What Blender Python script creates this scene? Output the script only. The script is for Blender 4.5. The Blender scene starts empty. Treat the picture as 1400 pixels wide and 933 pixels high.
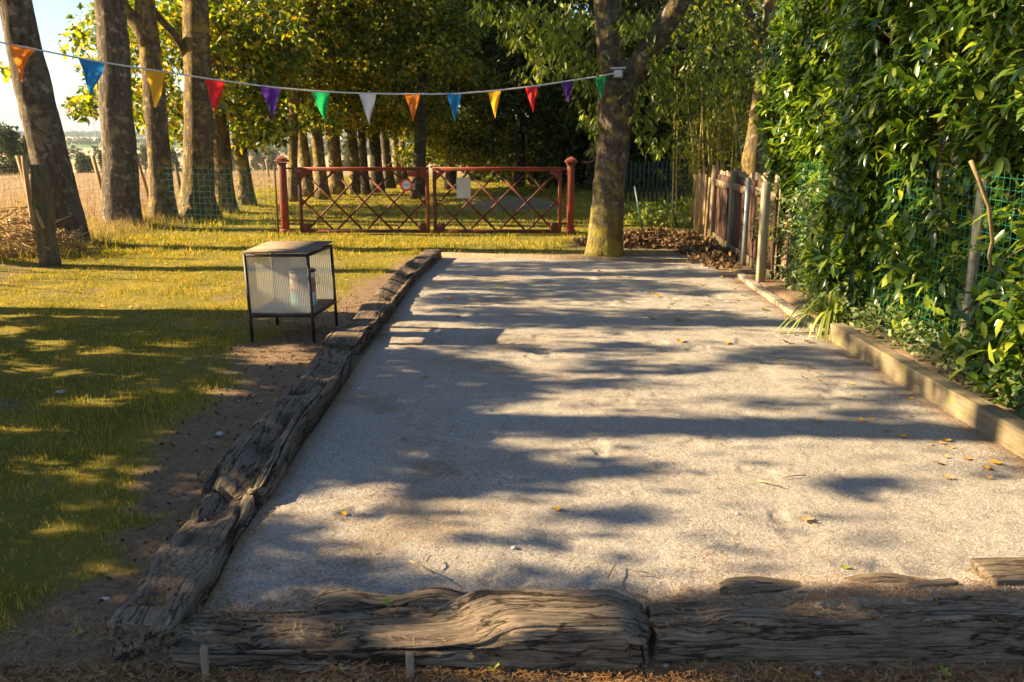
import bpy, math, random
import numpy as np
from mathutils import Vector, Matrix

random.seed(7)
R = np.random.default_rng(11)
COL = bpy.context.scene.collection
SC = bpy.context.scene
rad = math.radians

# ------------------------------------------------------------------ camera maths
F, CX, CY, PITCH, CH = 1200.0, 700.0, 466.5, rad(12.95), 1.6
cp, sp = math.cos(PITCH), math.sin(PITCH)

def ray(px, py):
    u, v = (px - CX) / F, (py - CY) / F
    return np.array([u, cp - v * sp, -sp - v * cp])

def at(px, py, Y):
    d = ray(px, py); t = Y / d[1]
    return np.array([d[0] * t, Y, CH + d[2] * t])

def gp(px, py, z=0.0):
    d = ray(px, py); t = (z - CH) / d[2]
    return np.array([d[0] * t, d[1] * t, z])

def proj(P):
    P = np.asarray(P, float); x = P[..., 0]; y = P[..., 1]; z = P[..., 2] - CH
    zc = y * cp - z * sp; yc = y * sp + z * cp
    zc = np.where(zc < 0.05, 0.05, zc)
    return CX + F * x / zc, CY - F * yc / zc

SUN = np.array([1.0, -0.08, -0.50])          # direction the light travels

# ------------------------------------------------------------------ noise
def _hash(ix, iy, iz, seed):
    n = (ix * 374761393 + iy * 668265263 + iz * 2147483647 + seed * 1274126177) & 0xFFFFFFFF
    n = ((n ^ (n >> 13)) * 1274126177) & 0xFFFFFFFF
    n = (n ^ (n >> 16)) & 0xFFFFFFFF
    return n.astype(np.float64) / 4294967295.0

def vnoise(x, y, z=0.0, seed=0):
    x, y, z = np.broadcast_arrays(np.asarray(x, float), np.asarray(y, float), np.asarray(z, float))
    ix, iy, iz = np.floor(x).astype(np.int64), np.floor(y).astype(np.int64), np.floor(z).astype(np.int64)
    fx, fy, fz = x - ix, y - iy, z - iz
    fx, fy, fz = fx * fx * (3 - 2 * fx), fy * fy * (3 - 2 * fy), fz * fz * (3 - 2 * fz)
    h = lambda a, b, c: _hash(ix + a, iy + b, iz + c, seed)
    l = lambda a, b, t: a + (b - a) * t
    return l(l(l(h(0,0,0), h(1,0,0), fx), l(h(0,1,0), h(1,1,0), fx), fy),
             l(l(h(0,0,1), h(1,0,1), fx), l(h(0,1,1), h(1,1,1), fx), fy), fz) * 2 - 1

def fbm(x, y, z=0.0, seed=0, octv=4):
    s, a = 0.0, 0.5
    x, y, z = np.asarray(x, float), np.asarray(y, float), np.asarray(z, float)
    for k in range(octv):
        s = s + a * vnoise(x, y, z, seed + k * 17); x, y, z, a = x * 2.03, y * 2.03, z * 2.03, a * 0.5
    return s

def sstep(a, b, x):
    t = np.clip((np.asarray(x, float) - a) / (b - a), 0, 1); return t * t * (3 - 2 * t)

# ------------------------------------------------------------------ mesh helpers
def link(o, parent=None):
    COL.objects.link(o)
    if parent is not None: o.parent = parent
    return o

def np_mesh(name, V, Fc, mat, parent=None, smooth=False, attrs=None):
    """Fc: list of int arrays (n,k) — or one"""
    if not isinstance(Fc, (list, tuple)): Fc = [Fc]
    me = bpy.data.meshes.new(name)
    V = np.asarray(V, np.float32)
    me.vertices.add(len(V)); me.vertices.foreach_set('co', V.ravel())
    Fc = [np.asarray(f, np.int32) for f in Fc if len(f)]
    tot = sum(f.size for f in Fc); n = sum(len(f) for f in Fc)
    me.loops.add(tot); me.polygons.add(n)
    me.loops.foreach_set('vertex_index', np.concatenate([f.ravel() for f in Fc]))
    sizes = np.concatenate([np.full(len(f), f.shape[1], np.int32) for f in Fc])
    starts = np.concatenate([[0], np.cumsum(sizes)[:-1]]).astype(np.int32)
    me.polygons.foreach_set('loop_start', starts)
    me.update(calc_edges=True); me.validate()
    if smooth: me.polygons.foreach_set('use_smooth', np.ones(len(me.polygons), bool))
    if attrs:
        for k, a in attrs.items():
            if np.ndim(a) == 2:
                at_ = me.attributes.new(k, 'FLOAT_VECTOR', 'POINT'); at_.data.foreach_set('vector', np.asarray(a, np.float32).ravel()); continue
            at_ = me.attributes.new(k, 'FLOAT', 'POINT'); at_.data.foreach_set('value', np.asarray(a, np.float32))
    me.materials.append(mat)
    o = bpy.data.objects.new(name, me)
    return link(o, parent)

class MB:
    """collects shapes that make up ONE part"""
    def __init__(s): s.V = []; s.F = {3: [], 4: []}; s.n = 0
    def add(s, V, Fs):
        V = np.asarray(V, float)
        for f in Fs:
            f = np.asarray(f, int)
            if f.ndim == 1: f = f[None]
            s.F.setdefault(f.shape[1], []).append(f + s.n)
        s.V.append(V); s.n += len(V); return s
    def box(s, c, size, rz=0.0, M=None, bev=0.0):
        hx, hy, hz = [a / 2 for a in size]
        b = min(bev, hx, hy, hz)
        if b <= 0:
            V = np.array([[x, y, z] for z in (-hz, hz) for y in (-hy, hy) for x in (-hx, hx)])
            Fs = [np.array([[0,2,3,1],[4,5,7,6],[0,1,5,4],[2,6,7,3],[0,4,6,2],[1,3,7,5]])]
        else:
            # chamfered along z edges and top/bottom
            def ring(z, i):
                a, c_ = hx - i, hy - i
                return [[-a + b, -c_, z], [a - b, -c_, z], [a, -c_ + b, z], [a, c_ - b, z], [a - b, c_, z], [-a + b, c_, z], [-a, c_ - b, z], [-a, -c_ + b, z]]
            V = np.array(ring(-hz, b * .6) + ring(-hz + b, 0) + ring(hz - b, 0) + ring(hz, b * .6))
            q = [[r * 8 + k, r * 8 + (k + 1) % 8, (r + 1) * 8 + (k + 1) % 8, (r + 1) * 8 + k] for r in range(3) for k in range(8)]
            Fs = [np.array(q), np.array([[7 - k for k in range(8)]]), np.array([[24 + k for k in range(8)]])]
        if M is not None: V = V @ np.array(M.to_3x3()).T if isinstance(M, Matrix) else V @ M.T
        ca, sa = math.cos(rz), math.sin(rz)
        V = np.stack([V[:, 0] * ca - V[:, 1] * sa, V[:, 0] * sa + V[:, 1] * ca, V[:, 2]], 1) + np.asarray(c, float)
        return s.add(V, Fs)
    def beam(s, a, b, w, d, up=(0, 0, 1)):
        a, b = np.asarray(a, float), np.asarray(b, float)
        t = b - a; L = np.linalg.norm(t); t = t / L
        u = np.cross(np.asarray(up, float), t); nu = np.linalg.norm(u)
        if nu < 1e-4: u = np.array([1., 0, 0]); nu = 1
        u = u / nu; v = np.cross(t, u)
        V = [a + t * L * k + u * w / 2 * i + v * d / 2 * j for k in (0, 1) for (i, j) in ((-1,-1),(1,-1),(1,1),(-1,1))]
        return s.add(V, [np.array([[0,3,2,1],[4,5,6,7],[0,1,5,4],[1,2,6,5],[2,3,7,6],[3,0,4,7]])])
    def tube(s, P, r, n=8, cap=True, wob=0.0, seed=0, flare=None):
        P = np.asarray(P, float); m = len(P)
        r = np.broadcast_to(np.asarray(r, float), (m,))
        T = np.gradient(P, axis=0); T /= np.linalg.norm(T, axis=1)[:, None] + 1e-9
        ref = np.array([0., 1, 0]) if abs(T[0][1]) < .8 else np.array([1., 0, 0])
        U = np.cross(T, ref); U /= np.linalg.norm(U, axis=1)[:, None] + 1e-9
        W = np.cross(T, U)
        a = np.linspace(0, 2 * np.pi, n, endpoint=False)
        rr = r[:, None] * np.ones((1, n))
        if flare is not None:
            rr = rr * flare(np.linspace(0, 1, m)[:, None], a[None])
        if wob:
            k = np.arange(m)[:, None] * .35
            rr = rr * (1 + wob * fbm(np.cos(a)[None] * 2 + k, np.sin(a)[None] * 2 + seed, k, seed, 4))
        V = P[:, None] + rr[..., None] * (np.cos(a)[None, :, None] * U[:, None] + np.sin(a)[None, :, None] * W[:, None])
        V = V.reshape(-1, 3)
        i = np.arange(m - 1)[:, None] * n; j = np.arange(n)[None]; j2 = (j + 1) % n
        q = np.stack([i + j, i + j2, i + n + j2, i + n + j], -1).reshape(-1, 4)[:, ::-1]
        Fs = [q]
        if cap:
            V = np.vstack([V, P[0], P[-1]]); c0, c1 = m * n, m * n + 1
            jj = np.arange(n); jn = (jj + 1) % n
            Fs.append(np.stack([np.full(n, c0), jj, jn], 1))
            Fs.append(np.stack([np.full(n, c1), (m - 1) * n + jn, (m - 1) * n + jj], 1))
        return s.add(V, Fs)
    def build(s, name, mat, parent=None, smooth=False, sub=False):
        return np_mesh(name, np.vstack(s.V), [np.vstack(v) for k, v in sorted(s.F.items()) if v], mat, parent, smooth)

def tag(o, label=None, cat=None, group=None, kind=None):
    if label: o['label'] = label
    if cat: o['category'] = cat
    if group: o['group'] = group
    if kind: o['kind'] = kind
    return o

def thing(name, label, cat, loc=(0, 0, 0), rz=0, group=None):
    o = bpy.data.objects.new(name, None); o.empty_display_size = .2
    o.location = loc; o.rotation_euler = (0, 0, rz); COL.objects.link(o)
    return tag(o, label, cat, group)

def dup(root, loc=None, rot=None, scale=None, label=None, name=None):
    c = root.copy(); COL.objects.link(c)
    if loc is not None: c.location = loc
    if rot is not None: c.rotation_euler = rot
    if scale is not None: c.scale = scale
    if label: c['label'] = label
    for ch in list(root.children):
        k = ch.copy(); COL.objects.link(k); k.parent = c
        for g in list(ch.children):
            g2 = g.copy(); COL.objects.link(g2); g2.parent = k
    return c

# ------------------------------------------------------------------ materials
def newmat(name):
    m = bpy.data.materials.new(name); m.use_nodes = True
    nt = m.node_tree; b = nt.nodes['Principled BSDF']
    return m, nt, b

def N(nt, t, **kw):
    n = nt.nodes.new(t)
    for k, v in kw.items():
        if k in ('inp',):
            for a, b in v.items(): n.inputs[a].default_value = b
        else: setattr(n, k, v)
    return n

def ramp(nt, stops, fac=None, interp='LINEAR'):
    r = nt.nodes.new('ShaderNodeValToRGB'); r.color_ramp.interpolation = interp
    e = r.color_ramp.elements
    while len(e) < len(stops): e.new(.5)
    for i, (p, c) in enumerate(stops):
        e[i].position = p; e[i].color = (*c, 1) if len(c) == 3 else c
    if fac is not None: nt.links.new(fac, r.inputs[0])
    return r

def noise(nt, co, scale, detail=6, rough=.6, dist=0.0):
    n = nt.nodes.new('ShaderNodeTexNoise'); n.inputs['Scale'].default_value = scale
    n.inputs['Detail'].default_value = detail; n.inputs['Roughness'].default_value = rough
    n.inputs['Distortion'].default_value = dist
    if co is not None: nt.links.new(co, n.inputs['Vector'])
    return n

def mapping(nt, co, scale=(1, 1, 1), loc=(0, 0, 0)):
    m = nt.nodes.new('ShaderNodeMapping'); m.inputs['Scale'].default_value = scale; m.inputs['Location'].default_value = loc
    nt.links.new(co, m.inputs['Vector']); return m

def mix(nt, a, b, f, mode='MIX'):
    m = nt.nodes.new('ShaderNodeMix'); m.data_type = 'RGBA'; m.blend_type = mode
    for s, v in ((0, f), (6, a), (7, b)):
        if hasattr(v, 'is_output') or isinstance(v, bpy.types.NodeSocket): nt.links.new(v, m.inputs[s])
        elif isinstance(v, (int, float)): m.inputs[s].default_value = v
        else: m.inputs[s].default_value = (*v, 1)
    return m.outputs[2]

def bump(nt, b, h, strength, dist, prev=None):
    n = nt.nodes.new('ShaderNodeBump'); n.inputs['Strength'].default_value = strength; n.inputs['Distance'].default_value = dist
    nt.links.new(h, n.inputs['Height'])
    if prev is not None: nt.links.new(prev, n.inputs['Normal'])
    nt.links.new(n.outputs[0], b.inputs['Normal']); return n.outputs[0]

def math_(nt, op, a, b=None, clamp=False):
    m = nt.nodes.new('ShaderNodeMath'); m.operation = op; m.use_clamp = clamp
    for i, v in enumerate((a, b)):
        if v is None: continue
        if isinstance(v, bpy.types.NodeSocket): nt.links.new(v, m.inputs[i])
        else: m.inputs[i].default_value = v
    return m.outputs[0]

def leaf_mat(name, stops, rough=.45, trans=.45, spec=.4, tint=(1.25, 1.2, .45)):
    m, nt, b = newmat(name)
    g = N(nt, 'ShaderNodeNewGeometry'); r = ramp(nt, stops, g.outputs['Random Per Island'])
    nt.links.new(r.outputs[0], b.inputs['Base Color'])
    b.inputs['Roughness'].default_value = rough; b.inputs['Specular IOR Level'].default_value = spec
    tr = N(nt, 'ShaderNodeBsdfTranslucent')
    tc = mix(nt, r.outputs[0], tint, 1.0, 'MULTIPLY'); nt.links.new(tc, tr.inputs[0])
    ms = N(nt, 'ShaderNodeMixShader'); ms.inputs[0].default_value = trans
    nt.links.new(b.outputs[0], ms.inputs[1]); nt.links.new(tr.outputs[0], ms.inputs[2])
    nt.links.new(ms.outputs[0], nt.nodes['Material Output'].inputs[0])
    return m

def bark_mat(name, c1, c2, lichen=None, lam=0.5, scale=1.0, moss=None, lscale=3.0):
    m, nt, b = newmat(name)
    tc = N(nt, 'ShaderNodeTexCoord'); co = tc.outputs['Object']
    mp = mapping(nt, co, (9 * scale, 9 * scale, 2.2 * scale))
    n1 = noise(nt, mp.outputs[0], 2.2, 9, .65, .6)
    n2 = noise(nt, co, 7 * scale, 8, .65)
    base = ramp(nt, [(.3, c1), (.72, c2)], n1.outputs[0]).outputs[0]
    spots = ramp(nt, [(.56, (0, 0, 0)), (.64, (1, 1, 1))], n2.outputs[0]).outputs[0]
    base = mix(nt, base, tuple(min(1, x * 1.9 + .05) for x in c2), math_(nt, 'MULTIPLY', spots, .65))
    # small black scars
    sc = N(nt, 'ShaderNodeTexVoronoi'); sc.inputs['Scale'].default_value = 2.2
    nt.links.new(mapping(nt, co, (1.6, 1.6, 2.2)).outputs[0], sc.inputs['Vector'])
    sp_ = ramp(nt, [(.07, (1, 1, 1)), (.12, (0, 0, 0))], sc.outputs['Distance']).outputs[0]
    base = mix(nt, base, (.018, .014, .01), math_(nt, 'MULTIPLY', sp_, .8))
    if lichen:
        n3 = noise(nt, co, lscale, 9, .72, .3)
        lf = ramp(nt, [(.62 - lam * .3, (0, 0, 0)), (.72 - lam * .25, (1, 1, 1))], n3.outputs[0]).outputs[0]
        base = mix(nt, base, lichen, math_(nt, 'MULTIPLY', lf, .85))
    if moss:
        sx = N(nt, 'ShaderNodeSeparateXYZ'); nt.links.new(co, sx.inputs[0])
        n4 = noise(nt, co, 5, 7, .7)
        h = math_(nt, 'SUBTRACT', n4.outputs[0], math_(nt, 'MULTIPLY', sx.outputs[2], .22))
        mf = ramp(nt, [(.30, (0, 0, 0)), (.5, (1, 1, 1))], h).outputs[0]
        base = mix(nt, base, moss, math_(nt, 'MULTIPLY', mf, .8))
    nt.links.new(base, b.inputs['Base Color']); b.inputs['Roughness'].default_value = .95
    b.inputs['Specular IOR Level'].default_value = .15
    hh = math_(nt, 'ADD', n1.outputs[0], math_(nt, 'MULTIPLY', n2.outputs[0], .4))
    bump(nt, b, hh, 1.0, .035)
    return m

def wood_mat(name, c_dark, c_light, grain=(1.2, 22, 22), rough=.9, moss=None, bs=.8, bd=.008, crackattr=False):
    m, nt, b = newmat(name)
    tc = N(nt, 'ShaderNodeTexCoord'); co = tc.outputs['Object']
    if crackattr: co = N(nt, 'ShaderNodeAttribute', attribute_name='grain_space').outputs['Vector']
    mp = mapping(nt, co, grain)
    n1 = noise(nt, mp.outputs[0], 2.0, 10, .7, .25)
    n2 = noise(nt, co, 2.5, 6, .6)
    mid = tuple((a + c) / 2 for a, c in zip(c_dark, c_light))
    base = ramp(nt, [(.3, c_dark), (.5, mid), (.7, c_light)], n1.outputs[0]).outputs[0]
    base = mix(nt, base, tuple(x * .55 for x in mid), math_(nt, 'MULTIPLY', ramp(nt, [(.45, (0, 0, 0)), (.7, (1, 1, 1))], n2.outputs[0]).outputs[0], .6))
    if crackattr:
        nf = noise(nt, mapping(nt, co, (6, 80, 80)).outputs[0], 2, 6, .75, .3)
        base = mix(nt, base, mix(nt, base, (.74, .71, .68), 1.0, 'MULTIPLY'), ramp(nt, [(.40, (1, 1, 1)), (.54, (0, 0, 0))], nf.outputs[0]).outputs[0])
        nk = noise(nt, mapping(nt, co, (1.3, 12, 12)).outputs[0], 1.5, 6, .55, .2)
        ck = ramp(nt, [(.478, (0, 0, 0)), (.491, (1, 1, 1)), (.505, (1, 1, 1)), (.518, (0, 0, 0))], nk.outputs[0]).outputs[0]
        nk2 = noise(nt, mapping(nt, co, (2.2, 42, 42), (4, 2, 1)).outputs[0], 1.7, 5, .6, .2)
        ck2 = ramp(nt, [(.478, (0, 0, 0)), (.492, (1, 1, 1)), (.502, (1, 1, 1)), (.516, (0, 0, 0))], nk2.outputs[0]).outputs[0]
        ckl = math_(nt, 'MAXIMUM', ck, math_(nt, 'MULTIPLY', ck2, .45))
        base = mix(nt, base, (.022, .015, .010), math_(nt, 'MULTIPLY', ckl, .9))
        a = N(nt, 'ShaderNodeAttribute', attribute_name='crack')
        base = mix(nt, base, (.02, .014, .009), a.outputs['Fac'])
        a2 = N(nt, 'ShaderNodeAttribute', attribute_name='dirt')
        dn = noise(nt, co, 60, 6, .7)
        dcol = ramp(nt, [(.35, (.10, .055, .025)), (.55, (.26, .2, .14)), (.75, (.45, .38, .3))], dn.outputs[0]).outputs[0]
        base = mix(nt, base, dcol, a2.outputs['Fac'])
    if moss:
        n3 = noise(nt, co, 6, 8, .7)
        base = mix(nt, base, moss, ramp(nt, [(.55, (0, 0, 0)), (.66, (1, 1, 1))], n3.outputs[0]).outputs[0])
    nt.links.new(base, b.inputs['Base Color']); b.inputs['Roughness'].default_value = rough
    b.inputs['Specular IOR Level'].default_value = .2
    n4 = noise(nt, mapping(nt, co, tuple(g * 2.5 for g in grain)).outputs[0], 3, 6, .7)
    h = math_(nt, 'ADD', n1.outputs[0], math_(nt, 'MULTIPLY', n4.outputs[0], .5))
    if crackattr: h = math_(nt, 'SUBTRACT', h, math_(nt, 'MULTIPLY', ckl, .9))
    bump(nt, b, h, bs, bd)
    return m

def plain(name, c, rough=.6, metal=0., nscale=8, var=.25, bumpd=0.0, rust=None, rustamt=.5):
    m, nt, b = newmat(name)
    tc = N(nt, 'ShaderNodeTexCoord'); n1 = noise(nt, tc.outputs['Object'], nscale, 7, .65)
    base = ramp(nt, [(.3, tuple(x * (1 - var) for x in c)), (.7, tuple(min(1, x * (1 + var)) for x in c))], n1.outputs[0]).outputs[0]
    if rust:
        n2 = noise(nt, tc.outputs['Object'], nscale * .6, 9, .75)
        base = mix(nt, base, rust, ramp(nt, [(.6 - rustamt * .3, (0, 0, 0)), (.68 - rustamt * .2, (1, 1, 1))], n2.outputs[0]).outputs[0])
    nt.links.new(base, b.inputs['Base Color']); b.inputs['Roughness'].default_value = rough; b.inputs['Metallic'].default_value = metal
    if bumpd: bump(nt, b, n1.outputs[0], .6, bumpd)
    return m

M = {}
M['bark'] = bark_mat('bark_grey', (.045, .034, .024), (.18, .142, .10), lichen=(.27, .23, .13), lam=.3)
M['bark_l'] = bark_mat('bark_lichen', (.055, .038, .02), (.19, .14, .085), lichen=(.33, .23, .05), lam=.40, lscale=5.0)
M['bark_m'] = bark_mat('bark_moss', (.035, .027, .02), (.14, .112, .082), lichen=(.30, .23, .05), lam=.34, moss=(.22, .18, .03), lscale=6.0)
M['bark_dark'] = bark_mat('bark_dark', (.03, .024, .018), (.09, .07, .05), lichen=(.18, .15, .05), lam=.3)
M['sleeper'] = wood_mat('weathered_sleeper', (.115, .085, .058), (.33, .255, .18), crackattr=True, grain=(2.6, 20, 20), bs=.8, bd=.010)
M['kerb_wood'] = wood_mat('kerb_timber', (.13, .10, .06), (.27, .22, .14), grain=(1.5, 16, 16), bs=.5, bd=.004, moss=(.20, .19, .07))
M['fence_wood'] = wood_mat('brown_boards', (.045, .026, .018), (.14, .082, .058), grain=(12, 12, 1.2), bs=.5, bd=.004)
M['grey_wood'] = wood_mat('grey_rails', (.14, .10, .07), (.36, .27, .18), grain=(10, 10, 1.5), bs=.5, bd=.004)
M['stake_wood'] = wood_mat('stake_wood', (.26, .17, .08), (.52, .36, .18), grain=(14, 14, 1.5), bs=.5, bd=.004)
M['old_post'] = wood_mat('old_post_wood', (.05, .042, .028), (.24, .19, .11), grain=(14, 14, 1.2), bs=1, bd=.01, moss=(.17, .15, .03))
M['post_moss'] = wood_mat('mossy_post_wood', (.17, .145, .10), (.38, .33, .25), grain=(12, 12, 1.2), bs=.5, bd=.004, moss=(.24, .25, .05))
M['galv'] = plain('galvanised_steel', (.33, .36, .38), .45, .7, 12, .2)
M['green_metal'] = plain('green_painted_metal', (.012, .07, .05), .5, 0, 10, .3)
M['green_wire'] = plain('green_plastic_wire', (.010, .14, .085), .45, 0, 20, .25)
M['wire'] = plain('plain_wire', (.20, .18, .15), .5, .6, 20, .2)
M['gate'] = plain('red_rusty_paint', (.27, .034, .010), .6, 0, 5, .3, .002, rust=(.13, .04, .016), rustamt=.5)
M['gate_dark'] = plain('rusty_brown_bar', (.10, .034, .018), .75, 0, 7, .35, .002, rust=(.25, .03, .013), rustamt=.25)
M['dark_metal'] = plain('dark_box_metal', (.035, .032, .035), .55, .3, 20, .3)
M['roof_panel'] = wood_mat('box_roof_board', (.15, .11, .075), (.30, .225, .16), grain=(2, 18, 18), bs=.3, bd=.002)
M['cord'] = plain('white_cord', (.7, .68, .66), .7, 0, 30, .1)
M['rock'] = plain('stone', (.36, .36, .36), .85, 0, 14, .3, .004)
M['concrete'] = plain('kerb_concrete', (.26, .22, .16), .9, 0, 18, .3, .004)
M['picket'] = plain('dark_green_picket_paint', (.010, .028, .018), .6, 0, 10, .3)
M['mound'] = plain('heaped_gravel', (.17, .125, .07), .95, 0, 26, .55, .03)
M['brick'] = None
M['hair_litter'] = leaf_mat('needle_litter', [(0, (.16, .06, .02)), (.4, (.32, .15, .05)), (.8, (.45, .27, .11)), (1, (.55, .4, .2))], .8, .1, .2, (1, 1, 1))
M['litter'] = leaf_mat('leaf_litter', [(0, (.05, .03, .018)), (.4, (.12, .07, .035)), (.85, (.24, .145, .07)), (1, (.42, .28, .14))], .8, .15, .2, (1, 1, 1))
M['dead_leaf'] = leaf_mat('fallen_leaf_yellow', [(0, (.4, .22, .04)), (.5, (.68, .36, .03)), (1, (.8, .5, .05))], .6, .25, .3, (1, .9, .6))
M['dead_pale'] = leaf_mat('fallen_leaf_pale', [(0, (.62, .42, .2)), (1, (.66, .45, .22))], .6, .25, .3, (1, .9, .6))
M['dead_brown'] = leaf_mat('fallen_leaf_brown', [(0, (.2, .1, .04)), (1, (.38, .2, .08))], .7, .15, .3, (1, .9, .6))
M['green_leaf'] = leaf_mat('fallen_leaf_green', [(0, (.2, .26, .03)), (1, (.36, .36, .04))], .5, .3, .3)
M['grass'] = leaf_mat('grass_blades', [(0, (.09, .12, .014)), (.35, (.19, .21, .02)), (.7, (.37, .33, .035)), (.88, (.54, .40, .07)), (1, (.64, .47, .14))], .6, .45, .3, (1.35, 1.15, .4))
M['drygrass'] = leaf_mat('dry_grass', [(0, (.22, .15, .07)), (.5, (.40, .28, .13)), (1, (.56, .42, .22))], .7, .3, .3, (1.1, 1, .7))
M['laurel'] = leaf_mat('laurel_leaf', [(0, (.022, .05, .009)), (.5, (.055, .115, .013)), (.78, (.15, .23, .02)), (1, (.34, .38, .035))], .25, .4, .55, (1.6, 1.6, .4))
M['ivy'] = leaf_mat('grey_green_leaf', [(0, (.06, .09, .03)), (.5, (.13, .18, .06)), (1, (.27, .31, .12))], .5, .35, .4, (1.2, 1.2, .6))
M['strap'] = leaf_mat('strappy_leaf', [(0, (.14, .2, .03)), (.6, (.28, .33, .06)), (1, (.46, .44, .1))], .4, .4, .4, (1.2, 1.2, .5))
M['row_leaf'] = leaf_mat('row_tree_leaf', [(0, (.03, .058, .008)), (.4, (.09, .14, .016)), (.66, (.24, .27, .028)), (.93, (.44, .36, .035)), (1, (.46, .22, .04))], .42, .45, .45, (1.8, 1.7, .35))
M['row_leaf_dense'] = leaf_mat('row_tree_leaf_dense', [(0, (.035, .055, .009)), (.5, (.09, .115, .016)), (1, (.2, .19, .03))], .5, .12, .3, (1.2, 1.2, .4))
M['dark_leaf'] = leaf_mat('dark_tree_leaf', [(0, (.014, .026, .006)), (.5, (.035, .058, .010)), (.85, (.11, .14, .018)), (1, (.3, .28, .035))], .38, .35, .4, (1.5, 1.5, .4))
M['ash_leaf'] = leaf_mat('drooping_leaf', [(0, (.04, .065, .010)), (.5, (.11, .16, .02)), (1, (.28, .32, .045))], .42, .45, .35, (1.5, 1.5, .4))
M['bamboo_leaf'] = leaf_mat('bamboo_leaf', [(0, (.08, .11, .02)), (.6, (.18, .19, .03)), (1, (.34, .3, .06))], .5, .45, .3, (1.3, 1.2, .4))
M['bamboo'] = plain('bamboo_culm', (.42, .34, .09), .4, 0, 3, .2)
M['far_leaf'] = leaf_mat('far_tree_leaf', [(0, (.03, .045, .014)), (.6, (.065, .08, .02)), (1, (.13, .13, .03))], .7, .25, .2, (1.1, 1.1, .5))
M['twig'] = plain('twig', (.20, .13, .07), .85, 0, 20, .4)
M['stem'] = plain('hedge_stem', (.15, .095, .055), .8, 0, 10, .4)
M['white'] = plain('white_sign_paint', (.74, .74, .72), .5, 0, 12, .08)
M['sign_red'] = plain('red_sign_paint', (.7, .02, .02), .45, 0, 12, .1)
M['sign_grey'] = plain('faded_sign_print', (.3, .3, .3), .6, 0, 12, .1)
M['lamp_grey'] = plain('lamp_housing', (.12, .12, .12), .5, 0, 12, .1)
M['lamp_glass'] = plain('lamp_lens', (.66, .68, .7), .25, 0, 12, .05)
M['tin'] = None

# bricks
m, nt, b = newmat('brick_pillar'); tc = N(nt, 'ShaderNodeTexCoord')
bt = N(nt, 'ShaderNodeTexBrick'); bt.inputs['Color1'].default_value = (.36, .16, .10, 1); bt.inputs['Color2'].default_value = (.28, .11, .075, 1)
bt.inputs['Mortar'].default_value = (.38, .34, .28, 1); bt.inputs['Scale'].default_value = 1; bt.inputs['Brick Width'].default_value = .22
bt.inputs['Row Height'].default_value = .07; bt.inputs['Mortar Size'].default_value = .008
sx = N(nt, 'ShaderNodeSeparateXYZ'); nt.links.new(tc.outputs['Object'], sx.inputs[0])
cx = N(nt, 'ShaderNodeCombineXYZ'); nt.links.new(math_(nt, 'ADD', sx.outputs[0], sx.outputs[1]), cx.inputs[0]); nt.links.new(sx.outputs[2], cx.inputs[1])
nt.links.new(cx.outputs[0], bt.inputs['Vector']); nt.links.new(bt.outputs[0], b.inputs['Base Color']); b.inputs['Roughness'].default_value = .9
M['brick'] = m

# paint tin: rusty brown and white above, turquoise below
m, nt, b = newmat('painted_tin'); tc = N(nt, 'ShaderNodeTexCoord'); sx = N(nt, 'ShaderNodeSeparateXYZ'); nt.links.new(tc.outputs['Object'], sx.inputs[0])
n1 = noise(nt, tc.outputs['Object'], 9, 7, .7)
hz = math_(nt, 'ADD', sx.outputs[2], math_(nt, 'MULTIPLY', n1.outputs[0], .05))
cr = ramp(nt, [(.0, (.10, .36, .42)), (.135, (.14, .42, .48)), (.15, (.33, .16, .09)), (.26, (.36, .18, .10)), (.275, (.66, .64, .6))], hz)
cr2 = mix(nt, cr.outputs[0], (.7, .7, .68), ramp(nt, [(.55, (0, 0, 0)), (.6, (1, 1, 1))], n1.outputs[0]).outputs[0])
nt.links.new(cr2, b.inputs['Base Color']); b.inputs['Roughness'].default_value = .4; M['tin'] = m

# translucent twin wall plastic
m, nt, b = newmat('twinwall_plastic')
tr = N(nt, 'ShaderNodeBsdfTransparent'); tr.inputs[0].default_value = (.88, .87, .82, 1)
tl = N(nt, 'ShaderNodeBsdfTranslucent'); tl.inputs[0].default_value = (.80, .78, .70, 1)
b.inputs['Base Color'].default_value = (.62, .62, .60, 1); b.inputs['Roughness'].default_value = .3
m1 = N(nt, 'ShaderNodeMixShader'); m1.inputs[0].default_value = .45
nt.links.new(tl.outputs[0], m1.inputs[1]); nt.links.new(b.outputs[0], m1.inputs[2])
m2 = N(nt, 'ShaderNodeMixShader'); m2.inputs[0].default_value = .74
nt.links.new(tr.outputs[0], m2.inputs[1]); nt.links.new(m1.outputs[0], m2.inputs[2])
nt.links.new(m2.outputs[0], nt.nodes['Material Output'].inputs[0]); M['poly'] = m

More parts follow.
